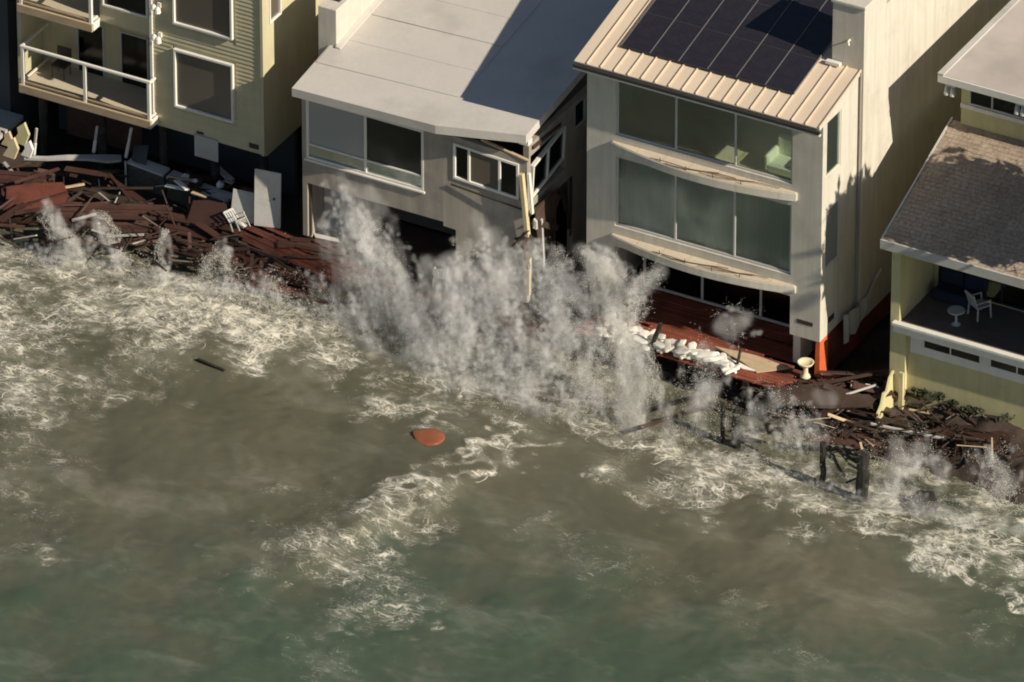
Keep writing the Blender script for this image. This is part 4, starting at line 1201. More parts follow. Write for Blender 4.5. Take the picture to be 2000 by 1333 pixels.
def lump(name, label, cat, loc, size, m, seed, group=None, sub=2, rough=0.25):
    g = np.random.default_rng(seed)
    bm = bmesh.new()
    bmesh.ops.create_icosphere(bm, subdivisions=sub, radius=1.0)
    k1, k2 = g.uniform(1.5, 3, 3), g.uniform(0, 6, 3)
    for v in bm.verts:
        n = sum(math.sin(k1[i] * v.co[i] * 1.7 + k2[i]) for i in range(3)) / 3 + 0.4 * sum(math.sin(5 * k1[i] * v.co[(i + 1) % 3] + k2[i]) for i in range(3)) / 3
        v.co *= 1 + rough * n
        v.co = Vector((v.co.x * size[0], v.co.y * size[1], v.co.z * size[2]))
    me_ = bpy.data.meshes.new(name); bm.to_mesh(me_); bm.free()
    for p in me_.polygons: p.use_smooth = True
    me_.materials.append(MATS[m])
    o = bpy.data.objects.new(name, me_); COL.objects.link(o)
    o.location = loc
    o.rotation_euler = (0, 0, g.uniform(0, 6.28))
    return tag(o, label, cat, group)


lump('white_bundle', 'small white bundle at the left jamb of the flooded opening', 'bundle', at(604, 448, 'z', 1.2), (0.16, 0.12, 0.12), 'sack_white', 2)
lump('white_bundle', 'small white bundle left of the pale upright door', 'bundle', at(470, 437, 'z', 1.06), (0.22, 0.1, 0.08), 'sack_white', 3)
lump('white_bundle', 'white scrap on top of the mossy retaining wall', 'bundle', at(430, 361, 'z', 1.25), (0.2, 0.12, 0.12), 'sack_white', 4)

# white sacks along the deck edge: a few lumpy meshes, many sacks
protos = []
for s_ in range(5):
    o = lump('sandbag', 'x', 'sandbag', (0, 0, 0), (0.30, 0.20, 0.10), 'sack_white', 40 + s_, 'x', 3, 0.36)
    protos.append(o)
g = random.Random(77)
spots = []
for i in range(42):
    f = i / 41.0
    x = 3.0 + 4.75 * f + g.uniform(-0.1, 0.1)
    yc = -0.95 - 0.06 * f
    for j in range(2 if g.random() < 0.75 else 1):
        spots.append((x, yc + g.uniform(-0.33, 0.42 - 0.3 * f), Zc + 0.11 + (0.16 if j and g.random() < 0.6 else 0.0)))
spots = [p for p in spots if not (6.45 < p[0] < 6.62)]
for i, p in enumerate(spots):
    o = protos[i] if i < 5 else protos[i % 5].copy()
    if i >= 5: COL.objects.link(o)
    o.location = p
    k_ = g.uniform(0.6, 0.95)
    o.scale = (k_ * g.uniform(0.9, 1.3), k_ * g.uniform(0.75, 1.1), k_ * 0.8)
    o.rotation_euler = (g.uniform(-0.25, 0.25), g.uniform(-0.25, 0.25), g.uniform(0, 6.28))
    tag(o, 'lumpy white sandbag in the heap along the edge of the red deck', 'sandbag', 'white sandbags heaped along the deck edge')

panel('plywood_sheet', 'tan plywood sheet lying at the deck edge right of the white sandbags', 'board',
      [at(1395, 676, 'z', 1.12), at(1476, 694, 'z', 1.10), at(1545, 719, 'z', 1.06), at(1478, 727, 'z', 1.04), at(1448, 706, 'z', 1.06)][::-1], 0.04, 'wood_tan')
panel('splintered_board', 'pale splintered board end poking from under the tan plywood', 'board',
      [at(1415, 700, 'z', 1.06), at(1440, 708, 'z', 1.06), at(1480, 728, 'z', 1.0), at(1450, 722, 'z', 1.0)][::-1], 0.04, 'sack_white')
for (pa, pb, r_, lab) in (((1266, 688), (1291, 632), 0.085, 'thick dark post leaning over the left end of the white sandbags'),
                          ((1437, 722), (1447, 680), 0.055, 'short dark post stub in front of the tan plywood'),
                          ((1375, 712), (1380, 690), 0.06, 'dark post stub in a gap of the white sandbags')):
    p = at(pa[0], pa[1], 'z', 0.95)
    q = at(pb[0], pb[1], 'y', p.y + 0.15)
    tag(MB().tube([p, (p + q) / 2 + Vector((0.01, 0, 0)), q], [r_, r_ * 0.95, r_ * 0.85], 8).build('leaning_post', 'pile_wood'), lab, 'post')
# cream bird bath
p = at(1573, 737, 'z', 1.0)
t = thing('bird_bath', 'cream pedestal bird bath at the corner of the cream stucco house', 'bird bath', p)
MB().lathe([(0.16, 0.0), (0.17, 0.06), (0.09, 0.12), (0.075, 0.32), (0.10, 0.42)], p, 16).build('pedestal', 'cast_cream', t, smooth=True)
MB().lathe([(0.10, 0.42), (0.22, 0.47), (0.27, 0.56), (0.25, 0.575), (0.20, 0.51), (0.03, 0.49)], p, 20).build('bowl', 'cast_cream', t, smooth=True)
# torn white sheet on the shaded side wall
mb = MB()
prof = [(1.15, 1.55, 2.62), (1.4, 1.50, 2.50), (1.65, 1.62, 2.42), (1.9, 1.52, 2.45), (2.15, 1.75, 2.38), (2.4, 1.72, 2.44), (2.65, 2.02, 2.46), (2.95, 2.30, 2.58), (3.3, 2.62, 2.80), (3.6, 2.95, 3.02)]
for i in range(len(prof) - 1):
    a, b = prof[i], prof[i + 1]
    xa, xb = 10.36 + 0.05 * math.sin(2.2 * i), 10.36 + 0.05 * math.sin(2.2 * (i + 1))
    mb.add([(xa, a[0], a[1]), (xb, b[0], b[1]), (xb - 0.03, b[0], b[2]), (xa - 0.03, a[0], a[2]), (xa + 0.012, a[0], a[1]), (xb + 0.012, b[0], b[1]), (xb - 0.018, b[0], b[2]), (xa - 0.018, a[0], a[2])],
           [(0, 1, 2, 3), (4, 7, 6, 5), (0, 4, 5, 1), (3, 2, 6, 7)])
tag(mb.build('torn_sheet', 'grey_board'), 'torn white sheet hanging on the shaded side wall of the cream house', 'sheet')

# planks scattered over the bank
loose = {}


def scatter(region, n, zr, lr, mats, label, group, seed, tilt=0.25, base_rot=0.0, spread=0.6):
    g = random.Random(seed)
    (x0, y0, x1, y1) = region
    k_ = 0
    while k_ < n:
        u = g.random()
        px = x0 + (x1 - x0) * u
        py = y0 + (y1 - y0) * g.random() + (px - x0) * 0.0
        p = at(px, py, 'z', g.uniform(*zr))
        a = base_rot + g.gauss(0, spread)
        L_ = g.uniform(*lr)
        d = Vector((math.cos(a), math.sin(a), g.uniform(-tilt, tilt))).normalized() * L_ / 2
        w, h_ = g.choice(((0.14, 0.04), (0.10, 0.05), (0.2, 0.04), (0.09, 0.09), (0.26, 0.03)))
        o = MB().beam(p - d, p + d, w, h_, (g.uniform(-0.3, 0.3), g.uniform(-0.3, 0.3), 1)).build('loose_plank', g.choice(mats))
        tag(o, label, 'plank', group)
        k_ += 1


scatter((-10, 320, 130, 440), 9, (0.9, 1.35), (0.8, 2.6), ['wood_red', 'wood_red', 'wood_wet'], 'red-brown broken plank in the wreckage at the left edge', 'broken planks at the left edge', 101, 0.3, 0.8, 0.5)
scatter((130, 330, 300, 400), 7, (0.9, 1.2), (0.6, 2.0), ['wood_red', 'wood_wet', 'wood_wet'], 'broken plank in the dark wreckage below the bent pale beam', 'broken planks below the bent beam', 102, 0.25, 0.2, 0.6)
scatter((300, 330, 450, 385), 12, (1.2, 1.35), (0.3, 0.9), ['wood_red', 'grey_board', 'wood_tan', 'sack_white'], 'short splintered scrap on top of the retaining wall', 'scraps on the retaining wall', 103, 0.15, 0.0, 0.5)
scatter((290, 405, 450, 500), 6, (0.7, 1.0), (0.6, 1.8), ['wood_red', 'wood_wet'], 'broken plank on the dark splintered deck panel', 'broken planks on the splintered deck', 104, 0.25, 0.2, 0.8)
scatter((500, 465, 650, 540), 9, (0.95, 1.02), (0.8, 2.2), ['wood_red'], 'loose red-brown plank on the deck beside the grey house', 'loose planks on the deck remnant', 105, 0.03, -0.05, 0.25)
scatter((1485, 725, 1640, 790), 14, (0.7, 1.0), (0.7, 2.4), ['wood_wet', 'wood_wet', 'wood_red'], 'dark wet plank in the heap below the bird bath', 'dark planks below the bird bath', 106, 0.15, 0.1, 0.5)
scatter((1620, 720, 1745, 800), 16, (0.75, 1.15), (0.8, 2.8), ['wood_wet', 'wood_wet', 'wood_wet', 'wood_red'], 'dark wet plank in the heap between the two right houses', 'dark planks between the right houses', 107, 0.22, 0.45, 0.45)
scatter((1640, 800, 1990, 880), 14, (0.3, 0.7), (0.7, 2.6), ['wood_wet', 'wood_wet', 'wood_red'], 'dark wet plank on the bank below the shingled house', 'dark planks on the right bank', 108, 0.12, -0.05, 0.4)
scatter((1270, 745, 1480, 830), 4, (0.2, 0.8), (0.6, 1.8), ['wood_wet', 'pile_wood'], 'dark wet timber under the edge of the red deck', 'dark timbers under the red deck', 109, 0.3, 0.2, 0.8)
for (a, b, z0, z1, w, m, lab) in (((2, 410), (75, 338), 0.9, 1.25, 0.22, 'wood_red', 'long red-brown beam propped diagonally at the left edge'),
                                  ((95, 372), (165, 360), 1.1, 1.15, 0.07, 'wood_tan', 'thin pale batten lying below the bent beam'),
                                  ((1502, 706), (1548, 724), 1.05, 1.0, 0.12, 'wood_wet', 'dark board end beside the bird bath'),
                                  ((1700, 828), (1848, 858), 0.75, 0.7, 0.06, 'grey_board', 'long pale board on the bank below the shingled house'),
                                  ((1640, 775), (1712, 752), 1.1, 1.3, 0.04, 'grey_board', 'pale batten slanting across the dark heap'),
                                  ((1690, 752), (1716, 758), 1.2, 1.15, 0.06, 'sack_white', 'short white board end beside the broken yellow wall')):
    p, q = at(*a, 'z', z0), at(*b, 'z', z1)
    tag(MB().beam(p, q, w, 0.06).build('loose_beam', m), lab, 'beam')
g = random.Random(88)
for (px, py, w_, l_, rot, tz, m, lab) in ((70, 385, 1.1, 1.9, 0.5, 0.25, 'deck_red', 'large red-brown deck panel tipped up at the left edge'),
                                          (405, 420, 0.9, 1.2, 0.1, 0.9, 'wood_red', 'dark red board wall standing in front of the retaining wall'),
                                          (1580, 775, 0.9, 2.2, 0.3, 0.1, 'wood_wet', 'black wet panel lying below the bird bath'),
                                          (1640, 785, 0.6, 2.0, 0.4, 0.15, 'wood_wet', 'black wet panel propped between the two right houses'),
                                          (1900, 850, 1.0, 2.4, -0.1, 0.1, 'wood_red', 'dark red panel lying on the right bank')):
    p = at(px, py, 'z', 1.05 if px < 1800 else 0.7)
    u_ = Vector((math.cos(rot), math.sin(rot), 0.06)) * l_ / 2
    v_ = Vector((-math.sin(rot), math.cos(rot), tz)).normalized() * w_ / 2
    c_ = [p - u_ - v_, p - u_ * 0.3 - v_ * 1.12, p + u_ - v_ * 0.9, p + u_ * 1.08 + v_ * 0.2, p + u_ * 0.9 + v_, p - u_ * 0.2 + v_ * 1.05, p - u_ + v_ * 0.85]
    nn = u_.cross(v_).normalized() * 0.05
    tag(MB().prism(c_, nn).build('deck_fragment', m), lab, 'fragment')
# small splinters nobody could count, lying between the planks


def splinters(regions, n, m, label, seed):
    g = random.Random(seed)
    mb = MB()
    for _ in range(n):
        (x0, y0, x1, y1, za, zb) = g.choice(regions)
        u = g.random()
        p = at(x0 + (x1 - x0) * u, y0 + (y1 - y0) * g.random(), 'z', g.uniform(za, zb))
        a_ = g.gauss(0.1, 0.9)
        d = Vector((math.cos(a_), math.sin(a_), g.gauss(0, 0.35))).normalized() * g.uniform(0.10, 0.65)
        mb.beam(p - d, p + d, g.uniform(0.02, 0.13), g.uniform(0.015, 0.05), (g.uniform(-1, 1), g.uniform(-1, 1), 1))
    tag(mb.build('splinters', m), label, kind='stuff')


RG = [(1480, 735, 1745, 850, 0.5, 1.0), (1640, 800, 2000, 900, 0.3, 0.75), (1780, 770, 2000, 880, 0.5, 1.0)]
LG = [(0, 330, 140, 470, 0.6, 1.1), (130, 330, 300, 480, 0.6, 1.1), (290, 345, 460, 520, 0.6, 1.15), (460, 460, 650, 550, 0.6, 0.95)]
splinters(RG, 220, 'wood_wet', 'dark wet splinters strewn over the right bank', 301)
splinters(RG, 30, 'wood_tan', 'pale splinters strewn over the right bank', 302)
splinters(RG, 70, 'wood_red', 'red-brown splinters strewn over the right bank', 303)
splinters(LG, 90, 'wood_wet', 'dark wet splinters strewn over the wrecked decks at the left', 304)
splinters(LG, 16, 'grey_board', 'pale splinters strewn over the wrecked decks at the left', 305)
splinters(LG, 90, 'wood_red', 'red-brown splinters strewn over the wrecked decks at the left', 306)

# broken yellow wall at the foot of the shingled house
t = thing('broken_wall', 'sunlit yellow scrap of broken wall at the foot of the shingled house', 'wall', (12.4, -0.1, 0.4))
MB().prism([(12.74, -1.0, 0.35), (12.70, 0.1, 0.35), (12.62, 0.18, 1.80), (12.64, -0.12, 1.70), (12.66, -0.35, 1.35), (12.68, -0.6, 1.42), (12.70, -0.78, 1.10), (12.73, -1.08, 0.95)], (-0.06, -0.02, 0)).build('sheathing', 'paint_yellow', t)
MB().beam((12.95, 0.05, 0.3), (12.92, 0.1, 1.85), 0.14, 0.10, Y).build('stud', 'wood_post', t)
MB().beam((12.2, -0.2, 0.75), (12.55, -0.15, 1.55), 0.12, 0.08, Y).build('charred_stud', 'wood_red', t)
# yellow-white wreck pieces under the far end of the balcony
for (px, py, s_, m) in ((20, 290, 0.28, 'wood_post'), (40, 262, 0.3, 'paint_yellow'), (52, 292, 0.22, 'trim_white'), (12, 272, 0.2, 'wood_tan')):
    p = at(px, py, 'z', 1.4)
    q = [p + Vector((s_ * a, 0.2 * s_ * b, s_ * b)) for a, b in ((-0.9, -1.1), (0.6, -1.2), (1.0, 0.1), (0.3, 1.3), (-0.5, 0.6), (-0.3, 0.0))]
    tag(MB().prism(q, (0.03, 0.06, 0.02)).build('wall_scrap', m), {20: 'broken yellow board standing at the left edge', 40: 'broken yellow siding scrap at the left edge of the bent beam', 52: 'white splintered scrap at the left end of the bent beam', 12: 'tan splinter of board at the far left'}[px], 'scrap')

# ------------------------------------------------------------------ things in the water
for (x, y, zt, r_, lab) in ((8.52, -3.45, 1.36, 0.075, 'thin dark pile standing in the surf left of its thicker twin'), (9.04, -3.50, 1.34, 0.15, 'stout dark pile in the surf right of the thin one'),
                            (12.40, -4.17, 1.5, 0.10, 'slim dark pile in the surf left of the tallest pile'), (13.88, -4.40, 1.72, 0.215, 'tallest and thickest dark pile standing in the foam')):
    o = thing('pile', lab, 'pile', (x, y, 0), 'old piles standing in the surf')
    g = random.Random(int(x * 10))
    pts = [(x + g.uniform(-0.02, 0.02), y + g.uniform(-0.02, 0.02), -1.0 + (zt + 1.0) * i / 7) for i in range(8)]
    MB().tube(pts, [r_ * g.uniform(0.92, 1.08) for _ in pts], 10).build('shaft', 'pile_wood', o, bevel=0)
    if r_ > 0.2:
        MB().beam((x - 0.2, y, 1.30), (x - 0.75, y + 0.1, 1.42), 0.07, 0.08).build('brace', 'pile_wood', o)
        MB().beam((x - 0.18, y - 0.05, 0.75), (x - 0.55, y, 0.45), 0.06, 0.06).build('brace', 'pile_wood', o)
    if 0.14 < r_ < 0.2:
        MB().beam((x - 0.1, y, 0.2), (x + 0.45, y - 0.1, 0.5), 0.10, 0.10).build('brace', 'pile_wood', o)
p = at(410, 715, 'z', 0.09)
tag(MB().beam(p + Vector((-0.52, 0.12, 0.02)), p + Vector((0.55, -0.04, 0.0)), 0.10, 0.09).build('floating_board', 'pile_wood', bevel=0.01), 'dark board floating alone on the water', 'board')
# rust-orange panel awash
c = at(836, 858, 'z', 0.12)
c.z = sea_h(c.x, c.y) + 0.034
mb = MB()
ring = [(-0.78, 0.02), (-0.52, 0.40), (-0.05, 0.55), (0.42, 0.48), (0.70, 0.18), (0.66, -0.22), (0.35, -0.52), (-0.08, -0.50), (-0.42, -0.34), (-0.62, -0.16)]
vs = [(c.x, c.y, c.z + 0.015)]
for s_, zz_ in ((0.5, 0.012), (0.85, 0.0), (1.0, -0.03)):
    vs += [(c.x + a * s_ * 0.78, c.y + b * s_ * 0.95, c.z + zz_ + 0.02 * math.sin(5 * a + 3 * b)) for a, b in ring]
n = len(ring)
fs = [(0, 1 + i, 1 + (i + 1) % n) for i in range(n)]
for k_ in range(2):
    fs += [(1 + k_ * n + i, 1 + (k_ + 1) * n + i, 1 + (k_ + 1) * n + (i + 1) % n, 1 + k_ * n + (i + 1) % n) for i in range(n)]
fs.append(tuple(1 + 2 * n + i for i in range(n))[::-1])
tag(mb.add(vs, fs).build('floating_sheet', 'orange_panel', None, smooth=True), 'rust-orange sheet floating awash in the foam', 'sheet')
p = at(1812, 985, 'z', 0.15)
lump('tree_stump', 'dark waterlogged stump rolling in the foam right of the tallest pile', 'stump', p, (0.42, 0.26, 0.34), 'pile_wood', 9, None, 3, 0.6)

# shrubs on the bank below the shingled house, and the tree that shades its roof from the right


def leaves(n, centre, rad, size, seed, hollow=0.0):
    g = np.random.default_rng(seed)
    mb = MB()
    cl = g.normal(0, 1, (max(6, n // 60), 3)); cl /= np.linalg.norm(cl, axis=1)[:, None]
    cl *= g.uniform(0.35, 0.95, (len(cl), 1))
    for i in range(n):
        c_ = cl[g.integers(len(cl))] + g.normal(0, 0.16, 3)
        p = Vector((centre[0] + c_[0] * rad[0], centre[1] + c_[1] * rad[1], centre[2] + c_[2] * rad[2]))
        d = Vector(g.normal(0, 1, 3)).normalized(); e_ = d.orthogonal().normalized()
        s_ = size * g.uniform(0.6, 1.3)
        mb.add([p - d * s_, p + e_ * s_ * 0.45, p + d * s_, p - e_ * s_ * 0.45], [(0, 1, 2, 3)])
    return mb


for i, (px, py) in enumerate(((1800, 768), (1850, 778), (1905, 795), (1960, 812))):
    p = at(px, py, 'z', 1.15)
    lab = ('dark shrub at the foot of the yellow wall nearest the corner', 'second dark shrub along the yellow wall', 'third dark shrub along the yellow wall', 'dark shrub along the yellow wall at the right edge')[i]
    t = thing('shrub', lab, 'shrub', p, 'shrubs along the yellow wall')
    leaves(260, p, (0.45, 0.3, 0.22), 0.07, 60 + i).build('foliage', 'leaf', t)
    MB().tube([p - Z * 0.4, p + Vector((0.05, 0, 0.1))], 0.025, 6).build('stem', 'bark', t)
t = thing('tree', 'tall leafy tree beside the shingled house, outside the picture', 'tree', (21.0, 0.9, 0.5))
MB().tube([(21.0, 0.9, 0.0), (20.9, 0.8, 4), (21.1, 0.7, 8), (21.0, 0.6, 12)], [0.35, 0.28, 0.2, 0.1], 10).build('trunk', 'bark', t)
leaves(9500, (21.0, 0.70, 11.6), (1.9, 1.75, 1.9), 0.30, 91).build('crown', 'leaf', t)

# ================================================================== spray thrown up by the breaking wave
# each jet: path (photo spot and distance from the facade line), half width in photo pixels along it, droplets, mist points
JETS = {
    'main': [
        ([(870, 770, -4.6), (820, 650, -3.2), (770, 540, -2.6), (700, 420, -2.2)], (66, 54, 42, 40), 3200, 240),
        ([(760, 690, -3.6), (720, 600, -2.9), (700, 520, -2.5), (690, 450, -2.3)], (56, 58, 50, 36), 1200, 120),
        ([(940, 770, -4.6), (930, 660, -3.4), (900, 590, -2.7), (880, 545, -2.4)], (80, 84, 66, 46), 1800, 230),
        ([(1030, 780, -4.6), (1030, 680, -3.4), (1000, 570, -2.6), (960, 505, -2.3)], (72, 84, 74, 48), 2800, 230),
        ([(640, 650, -3.4), (740, 690, -3.8), (900, 740, -4.4), (1080, 790, -4.6)], (34, 46, 52, 46), 1600, 170),
    ],
    'right': [
        ([(1235, 860, -4.6), (1232, 760, -3.5), (1222, 650, -2.7), (1195, 560, -2.3), (1160, 515, -2.2)], (22, 26, 28, 32, 30), 28000, 240),
        ([(1130, 810, -4.6), (1130, 700, -3.4), (1110, 600, -2.6), (1075, 530, -2.3)], (62, 68, 64, 44), 9000, 170),
        ([(1180, 800, -4.4), (1180, 700, -3.3), (1210, 610, -2.6), (1260, 545, -2.3)], (50, 46, 40, 26), 9000, 60),
        ([(1280, 790, -3.9), (1272, 740, -3.4), (1262, 690, -3.0)], (16, 14, 16), 2500, 8),
    ],
    'far_right': [
        ([(1330, 870, -4.4), (1350, 790, -3.5), (1400, 720, -2.9)], (60, 60, 46), 3000, 70),
        ([(1440, 880, -4.3), (1460, 820, -3.8), (1500, 770, -3.4)], (46, 40, 30), 900, 14),
        ([(1560, 900, -4.3), (1560, 850, -3.8), (1540, 800, -3.4)], (60, 56, 40), 2200, 80),
        ([(1740, 965, -4.4), (1760, 920, -4.0), (1790, 880, -3.6)], (66, 60, 46), 2600, 110),
        ([(1950, 990, -3.9), (1950, 940, -3.5), (1935, 890, -3.2)], (40, 42, 30), 3500, 60),
        ([(1260, 880, -4.4), (1500, 925, -4.5), (1720, 975, -4.5), (2030, 1035, -4.3)], (22, 26, 28, 30), 3500, 150),
        ([(1350, 690, -2.0), (1420, 650, -1.6), (1460, 620, -1.4)], (30, 36, 26), 500, 3),
    ],
    'left': [
        ([(160, 500, -4.4), (130, 465, -4.1), (96, 420, -3.8)], (13, 13, 12), 5000, 110),
        ([(250, 520, -4.0), (225, 480, -3.7), (190, 432, -3.4)], (13, 13, 11), 5000, 110),
        ([(-20, 500, -4.9), (220, 530, -4.5), (430, 565, -4.1), (650, 610, -3.6)], (22, 26, 26, 28), 4000, 75),
        ([(110, 520, -4.8), (130, 490, -4.5), (150, 470, -4.2)], (60, 46, 34), 1200, 50),
        ([(300, 560, -4.2), (310, 510, -3.7), (325, 465, -3.3)], (22, 17, 8), 2600, 16),
        ([(390, 590, -4.0), (410, 540, -3.5), (432, 490, -3.1)], (30, 24, 16), 3200, 26),
        ([(470, 600, -3.9), (450, 550, -3.4), (445, 500, -3.0)], (36, 28, 14), 3200, 26),
        ([(560, 620, -3.7), (540, 580, -3.3), (530, 545, -3.0)], (40, 34, 22), 2600, 30),
        ([(640, 640, -3.4), (630, 590, -3.0), (615, 555, -2.7)], (34, 30, 22), 2000, 24),
    ],
}


def jet_points(path, wid, n, g, tail):
    """points on threads that follow the jet: each thread keeps its own offset and thins out"""
    pts = np.array([np.array(at(px, py, 'y', Y_)) for (px, py, Y_) in path])
    m_ = len(pts) - 1
    per = 34 if tail else 24
    k_n = max(4, n // per)
    u0 = np.repeat(g.beta(1.0, 1.2, k_n) * m_, per)
    span = np.repeat(g.uniform(0.10, 0.42, k_n) * (1.0 if tail else 2.6), per)
    s_ = np.tile(np.linspace(0, 1, per), k_n) + g.normal(0, 0.02, k_n * per)
    u = u0 + span * s_
    off = np.repeat(g.normal(0, 1, (k_n, 3)), per, 0)
    drift = np.repeat(g.normal(0, 0.5 if tail else 0.35, (k_n, 3)), per, 0) * s_[:, None]
    jit = g.normal(0, 0.10 if tail else 0.12, (k_n * per, 3))
    if tail:                                           # a share of loose drops between the threads
        free = g.random(k_n * per) < 0.35
        jit[free] = g.normal(0, 0.5, (free.sum(), 3))
    uc = np.clip(u, 0, m_ * 1.08)
    i = np.minimum(uc.astype(int), m_ - 1)
    f = (uc - i)[:, None]
    c_ = pts[i] * (1 - f) + pts[i + 1] * f
    w_ = np.interp(uc, np.arange(m_ + 1), wid) / PXM
    q = c_ + (off + drift + jit) * (w_ * 0.55)[:, None] * np.array([1, 0.9, 0.9])
    for k_, a_ in (((2.3, 0.14), (5.0, 0.07), (11.0, 0.03)) if tail else ((1.6, 0.12), (4.0, 0.035))):
        ph = g.uniform(0, 6.28, 3)
        q = q + a_ * np.stack([np.sin(k_ * q[:, 1] + 0.85 * k_ * q[:, 2] + ph[0]), np.sin(k_ * q[:, 2] + ph[1]), np.sin(k_ * q[:, 0] * 1.1 + ph[2])], -1)
    return q


def spray_mat():
    m, nt, b, N, L = _nodes('spray_water')
    b.inputs['Base Color'].default_value = (0.88, 0.87, 0.82, 1)
    b.inputs['Roughness'].default_value = 0.5
    b.inputs['Subsurface Weight'].default_value = 0.0
    tl = N('ShaderNodeBsdfTranslucent'); tl.inputs[0].default_value = (0.8, 0.78, 0.7, 1)
    mx = N('ShaderNodeMixShader'); mx.inputs[0].default_value = 0.45
    L(b.outputs[0], mx.inputs[1]); L(tl.outputs[0], mx.inputs[2])
    L(mx.outputs[0], nt.nodes['Material Output'].inputs['Surface'])
    MATS['spray_water'] = m
    # mist
    v = bpy.data.materials.new('mist'); v.use_nodes = True
    nt = v.node_tree; nt.nodes.remove(nt.nodes['Principled BSDF'])
    N, L = nt.nodes.new, nt.links.new
    pv = N('ShaderNodeVolumePrincipled')
    pv.inputs['Color'].default_value = (0.975, 0.972, 0.965, 1)
    pv.inputs['Anisotropy'].default_value = -0.3
    at_ = N('ShaderNodeAttribute'); at_.attribute_name = 'density'
    g_ = N('ShaderNodeNewGeometry')
    d0 = Vector((-0.34, 0.34, 0.88)).normalized(); d1 = d0.orthogonal().normalized(); d2 = d0.cross(d1)
    mp = N('ShaderNodeCombineXYZ')
    for k_, (dv, sc_) in enumerate(((d1, 2.1), (d2, 2.1), (d0, 0.36))):
        dt = N('ShaderNodeVectorMath'); dt.operation = 'DOT_PRODUCT'; dt.inputs[1].default_value = tuple(dv * sc_)
        L(g_.outputs['Position'], dt.inputs[0]); L(dt.outputs['Value'], mp.inputs[k_])
    nz_ = N('ShaderNodeTexNoise'); nz_.inputs['Scale'].default_value = 1.5; nz_.inputs['Detail'].default_value = 3.0; nz_.inputs['Roughness'].default_value = 0.6
    L(mp.outputs[0], nz_.inputs['Vector'])
    r_ = N('ShaderNodeMapRange'); r_.inputs['From Min'].default_value = 0.36; r_.inputs['From Max'].default_value = 0.68
    r_.inputs['To Min'].default_value = 0.0; r_.inputs['To Max'].default_value = 1.0
    L(nz_.outputs['Fac'], r_.inputs['Value'])
    ml = N('ShaderNodeMath'); ml.operation = 'MULTIPLY'
    L(at_.outputs['Fac'], ml.inputs[0]); L(r_.outputs[0], ml.inputs[1])
    m2 = N('ShaderNodeMath'); m2.operation = 'MULTIPLY'; m2.inputs[1].default_value = 2.5
    L(ml.outputs[0], m2.inputs[0])
    L(m2.outputs[0], pv.inputs['Density'])
    L(pv.outputs[0], nt.nodes['Material Output'].inputs['Volume'])
    MATS['mist'] = v
    v2 = v.copy(); v2.name = 'mist_soft'
    for q in v2.node_tree.nodes:
        if q.type == 'MATH' and not q.inputs[1].is_linked:
            q.inputs[1].default_value = 0.62
        if q.type == 'MAP_RANGE':
            q.inputs['From Min'].default_value = 0.30
    MATS['mist_soft'] = v2


spray_mat()


def droplets(P, size, g):
    n = len(P)
    t0 = np.array([[1, 1, 1], [1, -1, -1], [-1, 1, -1], [-1, -1, 1]], float) * 0.75
    qv = g.normal(0, 1, (n, 3)); qv /= np.linalg.norm(qv, axis=1)[:, None]
    ang = g.uniform(0, 6.28, n)
    V = t0[None, :, :].repeat(n, 0)
    c_, s_ = np.cos(ang)[:, None, None], np.sin(ang)[:, None, None]
    kx = np.cross(qv[:, None, :], V); kd = (qv[:, None, :] * V).sum(-1, keepdims=True)
    V = V * c_ + kx * s_ + qv[:, None, :] * kd * (1 - c_)
    V = V * size[:, None, None] + P[:, None, :]
    F = (np.array([[0, 1, 2], [0, 3, 1], [0, 2, 3], [1, 3, 2]])[None] + (np.arange(n) * 4)[:, None, None]).reshape(-1, 3)
    me_ = bpy.data.meshes.new('spray')
    me_.vertices.add(n * 4); me_.vertices.foreach_set('co', V.reshape(-1).astype(np.float32))
    me_.loops.add(F.size); me_.loops.foreach_set('vertex_index', F.ravel().astype(np.int32))
    me_.polygons.add(len(F)); me_.polygons.foreach_set('loop_start', np.arange(0, F.size, 3, dtype=np.int32))
    me_.polygons.foreach_set('loop_total', np.full(len(F), 3, dtype=np.int32))
    me_.update()
    return me_


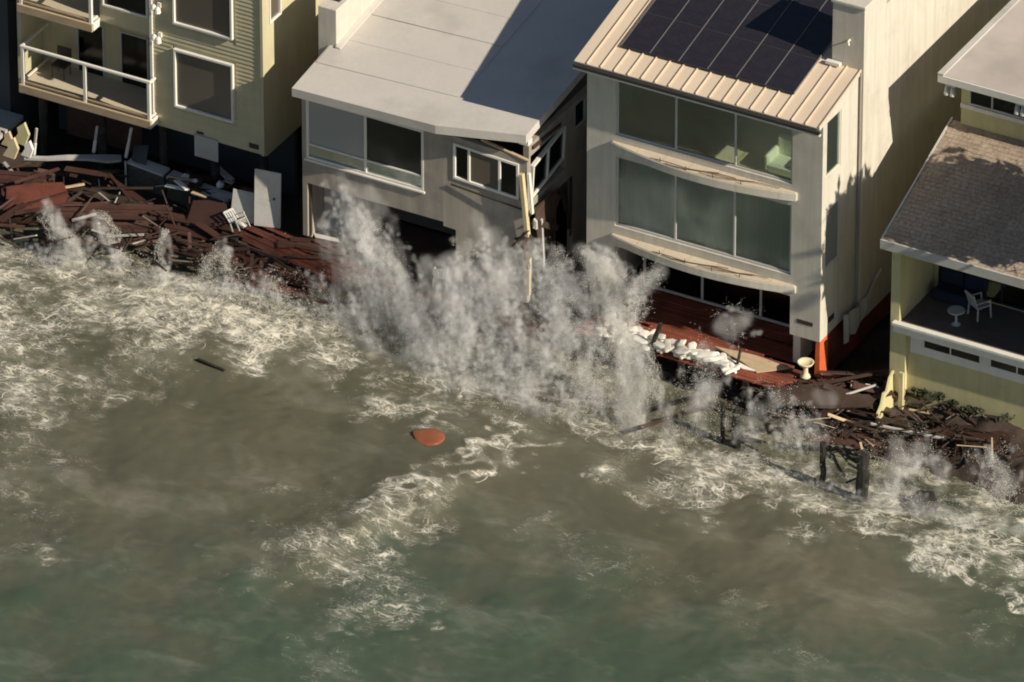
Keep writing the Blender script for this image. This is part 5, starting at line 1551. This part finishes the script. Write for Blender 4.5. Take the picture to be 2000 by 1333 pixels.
LAB = {'main': 'big burst of spray in front of the grey house', 'right': 'column of white spray left of the red deck',
       'far_right': 'low spray over the piles and the right bank', 'left': 'small jets of spray along the wrecked decks at the left'}
def mist_group(material, voxel):
  ng = bpy.data.node_groups.new('mist_volume', 'GeometryNodeTree')
  ng.interface.new_socket('Geometry', in_out='INPUT', socket_type='NodeSocketGeometry')
  ng.interface.new_socket('Geometry', in_out='OUTPUT', socket_type='NodeSocketGeometry')
  gi, go_ = ng.nodes.new('NodeGroupInput'), ng.nodes.new('NodeGroupOutput')
  mp_ = ng.nodes.new('GeometryNodeMeshToPoints')
  pv_ = ng.nodes.new('GeometryNodePointsToVolume'); pv_.resolution_mode = 'VOXEL_SIZE'
  na = ng.nodes.new('GeometryNodeInputNamedAttribute'); na.data_type = 'FLOAT'; na.inputs['Name'].default_value = 'rad'
  sm_ = ng.nodes.new('GeometryNodeSetMaterial'); sm_.inputs['Material'].default_value = MATS[material]
  pv_.inputs['Voxel Size'].default_value = voxel
  pv_.inputs['Density'].default_value = 1.0
  ng.links.new(gi.outputs[0], mp_.inputs['Mesh']); ng.links.new(mp_.outputs[0], pv_.inputs['Points'])
  ng.links.new(na.outputs['Attribute'], pv_.inputs['Radius'])
  ng.links.new(pv_.outputs[0], sm_.inputs['Geometry']); ng.links.new(sm_.outputs[0], go_.inputs[0])
  return ng


NG, NG2 = mist_group('mist', 0.065), mist_group('mist_soft', 0.13)
for key, jets in JETS.items():
    g = np.random.default_rng(sum(map(ord, key)))
    D_, M_, MR = [], [], []
    for (path, wid, nd, nm) in jets:
        D_.append(jet_points(path, wid, nd, g, True))
        q = jet_points(path, wid, nm * (8 if key == 'far_right' else 20), g, False)
        M_.append(q); MR.append(g.uniform(0.05, 0.13, len(q)))
    P = np.concatenate(D_)
    P = P[P[:, 2] > -0.05]
    sz_ = np.clip(np.exp(g.normal(math.log(0.0066), 0.45, len(P))), 0.004, 0.022)
    o = bpy.data.objects.new('spray', droplets(P, sz_, g)); COL.objects.link(o)
    o.data.materials.append(MATS['spray_water'])
    tag(o, LAB[key], kind='stuff')
    Q, QR = np.concatenate(M_), np.concatenate(MR)
    me_ = bpy.data.meshes.new('mist')
    me_.from_pydata([tuple(p) for p in Q], [], [])
    a_ = me_.attributes.new('rad', 'FLOAT', 'POINT'); a_.data.foreach_set('value', QR.astype(np.float32))
    me_.materials.append(MATS['mist'])
    o = bpy.data.objects.new('mist', me_); COL.objects.link(o)
    md = o.modifiers.new('mist', 'NODES'); md.node_group = NG
    tag(o, LAB[key].replace('spray', 'mist'), kind='stuff')
    if key == 'left':
        continue
    Q = np.concatenate([jet_points(path, wid, int(nm * (0.7 if key == 'far_right' else 2.8)), g, False) for (path, wid, nd, nm) in jets])
    me_ = bpy.data.meshes.new('mist_veil')
    me_.from_pydata([tuple(p) for p in Q], [], [])
    a_ = me_.attributes.new('rad', 'FLOAT', 'POINT'); a_.data.foreach_set('value', g.uniform(0.15, 0.38, len(Q)).astype(np.float32))
    me_.materials.append(MATS['mist_soft'])
    o = bpy.data.objects.new('mist_veil', me_); COL.objects.link(o)
    md = o.modifiers.new('mist', 'NODES'); md.node_group = NG2
    tag(o, 'thin veil of drifting mist round the ' + LAB[key].split(' of ')[-1].replace('spray', 'spray', 1), kind='stuff')
